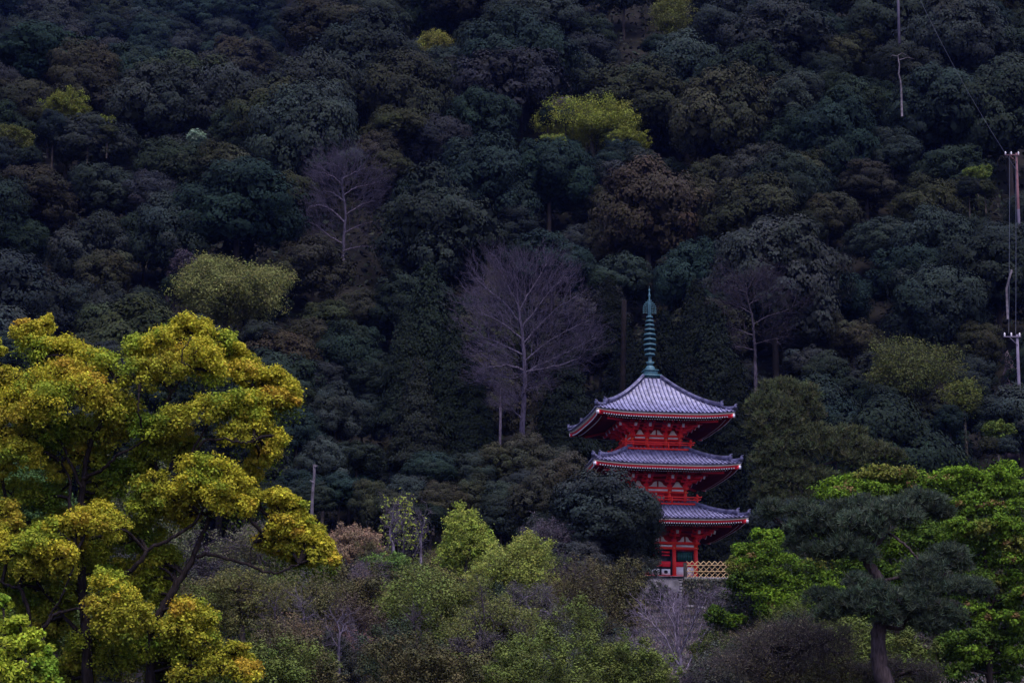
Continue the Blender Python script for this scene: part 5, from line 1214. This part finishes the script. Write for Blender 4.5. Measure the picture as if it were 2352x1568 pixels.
def rock(name, label, c, r_, mat, group=None, seed=0, cat='rock'):
    N, Mx = 14, 20; rg_ = np.random.default_rng(seed); ph = rg_.uniform(0, 6, 8); V = []; Q = []
    for i in range(N + 1):
        th = pi*i/N
        for j in range(Mx):
            a = 2*pi*j/Mx; n_ = np.array([sin(th)*cos(a), sin(th)*sin(a), cos(th)])
            k = 1 + .18*sin(3*n_[0]*2 + ph[0]) + .14*sin(5*n_[2]*1.7 + ph[1] + 2*n_[1]) + .09*sin(9*n_[1] + ph[2]) + .07*sin(14*n_[2] + ph[3] + 5*n_[0]) + .05*rg_.normal()*(0 < i < N)
            V.append(n_*k*np.asarray(r_))
    for i in range(N):
        for j in range(Mx): Q.append([i*Mx+j, i*Mx+(j+1) % Mx, (i+1)*Mx+(j+1) % Mx, (i+1)*Mx+j])
    g = G(); g.add(V, Q); o = g.build(name, mat); o.location = c; tag(o, label, cat, group); return o
# stones of the bank
bank = []
for i in range(60):
    px = rng.uniform(1535, 1720); py = rng.uniform(1328, 1400)
    d = ray(px, py); ys = np.arange(190, 212, 0.1); pts = d[None]*(ys/d[1])[:, None]
    gz = ground(pts[:, 0], pts[:, 1]); kk = np.argmax(gz > pts[:, 2] - 0.02)
    if kk == 0: continue
    p = pts[kk]; s_ = rng.uniform(0.12, 0.3)
    rock('bank_stone', 'grey stone set in the rough bank below the bamboo fence', p, (s_*1.3, s_, s_*0.8), M_stone, 'stones in the bank below the fence', i, 'stone')
# retaining wall under the terrace edge
rw = G(); wl_root = empty('stone_wall', (PX0 + 2, 208.2, ZF - 3.6)); 
zz0 = ZF - 3.42
row_h = 0.42
for rr_ in range(8):
    x = XF - 0.2 + rng.uniform(0, .3)
    while x < PX0 + 26:
        w_ = rng.uniform(0.35, 0.75)
        rw.box((x + w_/2, 208.5 + rr_*0.03 + rng.uniform(-.05, .05), zz0 + (rr_ + .5)*row_h), (w_ - 0.03, 0.5, row_h - 0.03), tint=None)
        x += w_
rw.box((XF + 12.2, 208.95, ZF - 1.8), (24, 0.5, 3.3))
wl = rw.build('masonry', M_stone, wl_root, origin=(PX0 + 2, 208.2, ZF - 3.6))
tag(wl_root, 'rough grey stone retaining wall under the pagoda terrace', 'wall')

# grass and litter on the bank
gr = G(); n_ = 60000
xx = rng.uniform(PX0 - 12, PX0 + 22, n_); yy = rng.uniform(138, 208.3, n_); zz = ground(xx, yy)
gr.cards(np.stack([xx, yy, zz + 0.08], 1), np.tile([0, -0.8, 0.5], (n_, 1)), rng.uniform(0.12, 0.34, n_), 0.3, 0.5, 0, vary((0.075, 0.065, 0.06), n_, 0.35, 0.12), up=np.array([0, 0, 1.0]))
xx = rng.uniform(XF - 0.5, PX0 + 20, 9000); 
zz = ZF - 0.25 - rng.uniform(0, 1, 9000)**1.6*2.2
gr.cards(np.stack([xx, np.full(9000, 208.2) + rng.uniform(-.1, .15, 9000), zz], 1), np.tile([0, -0.8, 0.5], (9000, 1)), rng.uniform(0.12, 0.3, 9000), 0.35, 0.6, 0, vary((0.06, 0.06, 0.045), 9000, 0.35, 0.12), up=np.array([0, 0, 1.0]))
tag(gr.build('dry_grass', M_twig), 'dry grass and creepers on the bank below the pagoda', 'grass', kind='stuff')
# ferns and saplings between the trees of the slope
us = G(); n_ = 60000
xx = rng.uniform(-75, 75, n_); yy = rng.uniform(232, 400, n_); zz = ground(xx, yy)
us.cards(np.stack([xx, yy, zz + rng.uniform(0, 1.2, n_)], 1), np.tile([0, -0.3, 1.0], (n_, 1)), rng.uniform(0.4, 0.9, n_), 0.6, 0.7, 0, vary((0.022, 0.026, 0.02), n_, 0.3, 0.08))
tag(us.build('undergrowth', M_twig), 'dark undergrowth between the trees of the hillside', 'undergrowth', kind='stuff')

# ------------------------------------------------------------------ rocks of the gully and far ridge
RK = [(2115, 75, 14, 26, 'pinkish rock in the gully beside the cable near the top right', None), (2105, 118, 12, 12, 'small pale rock beside the dead white trunk', None), (2140, 140, 30, 22, 'purple bare earth hummock below the upper gully rock', None),
      (2212, 340, 12, 20, 'pink rock face halfway down the right gully', None), (2225, 320, 10, 8, 'small pink rock above the rock face of the right gully', None), (2100, 205, 10, 10, 'small grey rock under the dead white trunk', None),
      (2170, 290, 14, 30, 'purple-brown earth bank beside the cable', None), (2318, 610, 16, 20, 'purple bare bank behind the rusty pole', None), (2300, 700, 10, 8, 'small lilac rock left of the crossarm of the lower pole', None),
      (2325, 880, 26, 60, 'brownish bare bank beside the lower utility pole', None), (2330, 1040, 26, 36, 'pinkish bare bank at the foot of the lower pole', None),
      (2150, 185, 14, 30, 'purple earth streak under the sloping cable', None),
      (460, 58, 11, 18, 'pale pink rock on the far ridge at upper left', 520), (262, 36, 9, 16, 'narrow lilac rock high on the far ridge', 520), (60, 158, 30, 14, 'lilac scree patch at the left end of the far ridge', 520), (480, 78, 10, 9, 'small pink rock under the far ridge rock', 520)]
for i, (px, py, rx, ry, lb, far) in enumerate(RK):
    d = ray(px, py); ys = np.arange(232 if not far else 470, 700, 0.5); pts = d[None]*(ys/d[1])[:, None]
    kk = np.argmax(ground(pts[:, 0], pts[:, 1]) + (1.5 if not far else 6) > pts[:, 2]); p = pts[kk]; k = p[1]/F
    rock('rock_outcrop', lb, p, (rx*k, max(rx, ry)*k*0.8, ry*k), M_rock, None, 50 + i)

# ------------------------------------------------------------------ utility poles, wires, dead trunks
def pole(label, px, ytop, ybot, Y, mats, arm=True):
    a = P(px, ytop, Y); b_ = P(px, ybot, Y); root = empty('utility_pole', b_); tag(root, label, 'utility pole'); H = a[2] - b_[2]
    s1 = G(); s1.lathe([(0.02, -4), (0.17, -4), (0.155, H*0.55)], seg=12); s1.build('shaft', mats[0], root, smooth=True)
    s2 = G(); s2.lathe([(0.153, H*0.55), (0.12, H), (0.0, H + 0.01)], seg=12); s2.build('upper_shaft', mats[1], root, smooth=True)
    if arm:
        ar = G(); ar.bar((-1.25, -0.16, H - 0.25), (0.3, -0.16, H - 0.25), 0.09, 0.10); ar.bar((-0.75, -0.16, H - 0.25), (-0.02, -0.16, H - 1.0), 0.05, 0.05); ar.build('crossarm', M_rust if mats[1] is M_rust else M_pole, root)
        for x in (-1.15, -0.55, 0.2):
            i_ = G(); i_.lathe([(0.03, H - 0.2), (0.09, H - 0.14), (0.05, H - 0.08), (0.10, H - 0.02), (0.05, H + 0.05), (0.07, H + 0.1), (0.0, H + 0.14)], (x, -0.16, 0), 8); i_.build('insulator', M_white, root)
    return root, a, b_
pole('rusty-topped utility pole at the right edge with a crossarm and insulators', 2345, 352, 640, 285, (M_pole, M_rust))
pole('lower grey utility pole at the right edge with a small crossarm', 2347, 768, 1060, 250, (M_pole, M_pole))
pole('pale utility pole shaft cut by the top edge, above the dead white trunk', 2065, -150, 75, slope_Y(2065, 75, 11.0), (M_pole, M_pole))
def wire(label, a, b_, sag, r_=0.03):
    a = np.array(a); b_ = np.array(b_); g = G(); o_ = a.copy()
    g.tube([a + (b_ - a)*t - UPV*4*sag*t*(1-t) for t in np.linspace(0, 1, 15)], r_, 4)
    tag(g.build('power_cable', M_wire, origin=o_), label, 'cable')
wire('long sloping power cable running down to the rusty pole', P(2085, -60, 318), P(2344, 405, 280), 1.2, 0.022)
wire('left power cable hanging between the two right crossarms', P(2345 - 26, 351, 284.8), P(2345 - 28, 766, 249.8), 0.4, 0.028)
wire('right power cable hanging between the two right crossarms', P(2345 - 12, 351, 284.8), P(2345 - 12, 766, 249.8), 0.6, 0.028)
def dead(label, pts, Y, ra, rb, br=(), mat=None):
    p3 = [P(x, y_, Y) for x, y_ in pts]; g = G(); root = empty('dead_tree', p3[0]); tag(root, label, 'dead tree')
    q = [p3[0] - UPV*3] + p3; g.tube(q, np.linspace(ra, rb, len(q)), 8)
    for b_ in br: g.tube([P(x, y_, Y - .1) for x, y_ in b_], np.linspace(rb*0.8, rb*0.3, len(b_)), 6)
    g.build('trunk', mat or M_dead, root, origin=p3[0])
dead('dead white crooked trunk standing on the upper right slope', [(2070, 206), (2068, 185), (2064, 170), (2066, 150), (2062, 128)], 292, .12, .06, [[(2063, 130), (2050, 127), (2045, 131)], [(2066, 138), (2085, 132), (2100, 136)], [(2062, 128), (2072, 122), (2090, 131)]])
dead('broken grey dead trunk beside the camphor leaves, left of centre', [(717, 1150), (719, 1120), (722, 1090), (722, 1066)], 204, .13, .09, [[(720, 1108), (712, 1102)], [(723, 1072), (729, 1068)]])
dead('short leaning log by the rusty utility pole', [(2312, 662), (2318, 640), (2324, 620)], 262, .12, .10)
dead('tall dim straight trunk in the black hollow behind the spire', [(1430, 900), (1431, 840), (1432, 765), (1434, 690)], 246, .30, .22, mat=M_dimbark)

for (px, py, r_, Y, cn) in [(640, 1165, 58, 206, 'grey-green'), (705, 1150, 60, 207, 'dark green'), (780, 1140, 62, 208, 'blue-green'), (855, 1160, 55, 206, 'olive'), (935, 1150, 60, 207, 'grey-green'), (1010, 1165, 60, 206, 'brown-tinged'), (1090, 1150, 60, 208, 'olive'), (1165, 1165, 58, 206, 'grey-green'),
                            (1225, 1165, 78, 203, 'brown-tinged'), (1300, 1135, 84, 204, 'brown-tinged'), (1270, 1250, 84, 199, 'grey-green'), (1330, 1300, 80, 193, 'grey-green'), (740, 1070, 62, 217, 'grey-green'), (820, 1060, 60, 218, 'dark green'), (995, 1085, 64, 216, 'blue-green'), (1070, 1075, 55, 217, 'grey-green'), (1145, 1080, 60, 216, 'olive'), (1215, 1075, 66, 216, 'brown-tinged'), (1290, 1075, 55, 217, 'grey-green'), (680, 1000, 60, 224, 'blue-green'), (770, 960, 66, 226, 'grey-green')]:
    put(px, py, r_, cn, Y=Y, colmul=1.25)
for (px, py, rx, ry, Yc) in ((2065, 35, 14, 40, 322), (2068, 165, 22, 36, 292), (2115, 60, 12, 30, 300), (2215, 335, 14, 26, 272)):
    clear(px, py, rx, ry, Yc)
# ------------------------------------------------------------------ trees the photo shows nothing of are left out
buf = np.full((400, 600), -1); yyg, xxg = np.mgrid[0:400, 0:600]
order = sorted(range(len(hill)), key=lambda i: -hill[i]['p'][1]); full = {}
for i in order:
    t = hill[i]; R4 = t['r']*F/t['p'][1]/3.92; cx_, cy_ = t['px']/3.92, t['py']/3.92
    m_ = ((xxg - cx_)/R4)**2 + ((yyg - cy_)/(R4*0.85))**2
    buf[m_ < 0.85**2] = i; full[i] = (m_ < 1).sum()
for (a_, b_, c_, d_, e_, f_) in CP[:125]:
    if f_ in 'ym': buf[((xxg - a_/3.92)/(c_*0.75/3.92))**2 + ((yyg - b_/3.92)/(d_*0.75/3.92))**2 < 1] = -2
for (x0, y0, x1, y1) in ((1380, 905, 1680, 960), (1440, 960, 1590, 1100), (560, 1380, 2352, 1568), (1900, 1130, 2352, 1568)): buf[int(y0/3.92):int(y1/3.92)+1, int(x0/3.92):int(x1/3.92)+1] = -2
cnts = np.bincount(buf[buf >= 0], minlength=len(hill)); keep_ = []
for i, t in enumerate(hill):
    if cnts[i] < max(6, 0.05*full.get(i, 1)): bpy.data.objects.remove(t['o'])
    else: keep_.append(t)
hill[:] = keep_
KN = {'brown-tinged': 'bronze_leaved_tree', 'rust-tinged': 'bronze_leaved_tree', 'purplish': 'bronze_leaved_tree'}
for t in hill:
    if t['shape'] == 'round' and t['c'] in KN: t['o'].name = KN[t['c']]
import collections; print(len(hill), collections.Counter(t['o'].name.split('.')[0] for t in hill))
# ------------------------------------------------------------------ labels of the hillside trees
def octant(dx, dy):
    v = 'above' if dy < 0 else 'below'; h_ = 'left' if dx < 0 else 'right'
    if abs(dx) > 2.2*abs(dy): return 'directly %s of' % h_
    if abs(dy) > 2.2*abs(dx): return 'directly ' + v
    return '%s-%s of' % (v, h_)
ORD = ['nearest', 'second nearest', 'third nearest', 'fourth nearest', 'fifth nearest', 'sixth nearest', 'seventh nearest', 'eighth nearest', 'ninth nearest', 'tenth nearest']
ORD += [w_ + ' nearest' for w_ in ('eleventh', 'twelfth', 'thirteenth', 'fourteenth', 'fifteenth', 'sixteenth', 'seventeenth', 'eighteenth', 'nineteenth', 'twentieth')]
LANDS = [("the leaning camphor trunk", 400, 1350), ("the slender lime-tipped sapling", 925, 1215), ("the pointed young maple", 1070, 1240), ("the yellow-olive oak", 1300, 1405),
         ("the bare cherry", 1530, 1450), ("the tan-leaved tree", 805, 1255), ("the foreground pine trunk", 2030, 1400), ("the bamboo fence", 1650, 1308), ("the bottom centre of the photo", 1176, 1560),
         ("the lower left corner", 0, 1568), ("the brown twiggy shrub", 1830, 1500), ("the red-and-green maple", 0, -99999)][:11]
bs_ = {}
for t in fill:
    L = min(LANDS, key=lambda l: (l[1]-t['px'])**2 + (l[2]-t['py'])**2); dx, dy = t['px'] - L[1], t['py'] - L[2]
    bs_.setdefault((L[0], octant(dx, dy), t['c']), []).append((dx*dx + dy*dy, t))
for (ln, oc, cn), lst in bs_.items():
    lst.sort(key=lambda q: q[0])
    for i, (_, t) in enumerate(lst):
        lb = '%s shrub %s %s' % (cn, oc, ln) if len(lst) == 1 else '%s %s shrub %s %s' % (ORD[i], cn, oc, ln)
        tag(t['o'], lb, 'shrub', 'shrubs of the thicket in the middle ground')
bk = {}
for t in hill:
    L = min(LAND, key=lambda l: (l[1]-t['px'])**2 + (l[2]-t['py'])**2)
    dx, dy = t['px'] - L[1], t['py'] - L[2]
    bk.setdefault((L[0], octant(dx, dy), t['c'], t['shape'], t['p'][1] > 440), []).append((dx*dx + dy*dy, t))
for (ln, oc, cn, shp, far), lst in bk.items():
    lst.sort(key=lambda q: q[0])
    for i, (_, t) in enumerate(lst):
        what = '%s %s' % (cn, 'tree' if shp == 'round' else 'conifer')
        if far: what = 'far ' + what
        lb = ('%s %s %s' % (what, oc, ln)) if len(lst) == 1 else ('%s %s %s %s' % (ORD[min(i, 19)], what, oc, ln))
        tag(t['o'], lb, 'tree' if shp == 'round' else 'conifer', (('bronze-tinged trees' if cn in KN else 'evergreen trees') + (' on the far ridge' if far else ' covering the hillside')) if shp == 'round' else 'dark conifers around the pagoda hollow')

# ------------------------------------------------------------------ haze
hb = G(); hb.box((0, 345, 160), (640, 850, 345)); 
M_haze = bpy.data.materials.new('haze'); M_haze.use_nodes = True; hn = M_haze.node_tree; hn.nodes.clear()
pv = hn.nodes.new('ShaderNodeVolumePrincipled'); pv.inputs['Color'].default_value = (0.16, 0.27, 1.0, 1); pv.inputs['Density'].default_value = 0.000032
ho = hn.nodes.new('ShaderNodeOutputMaterial'); hn.links.new(pv.outputs[0], ho.inputs['Volume'])
tag(hb.build('haze', M_haze), kind='stuff')
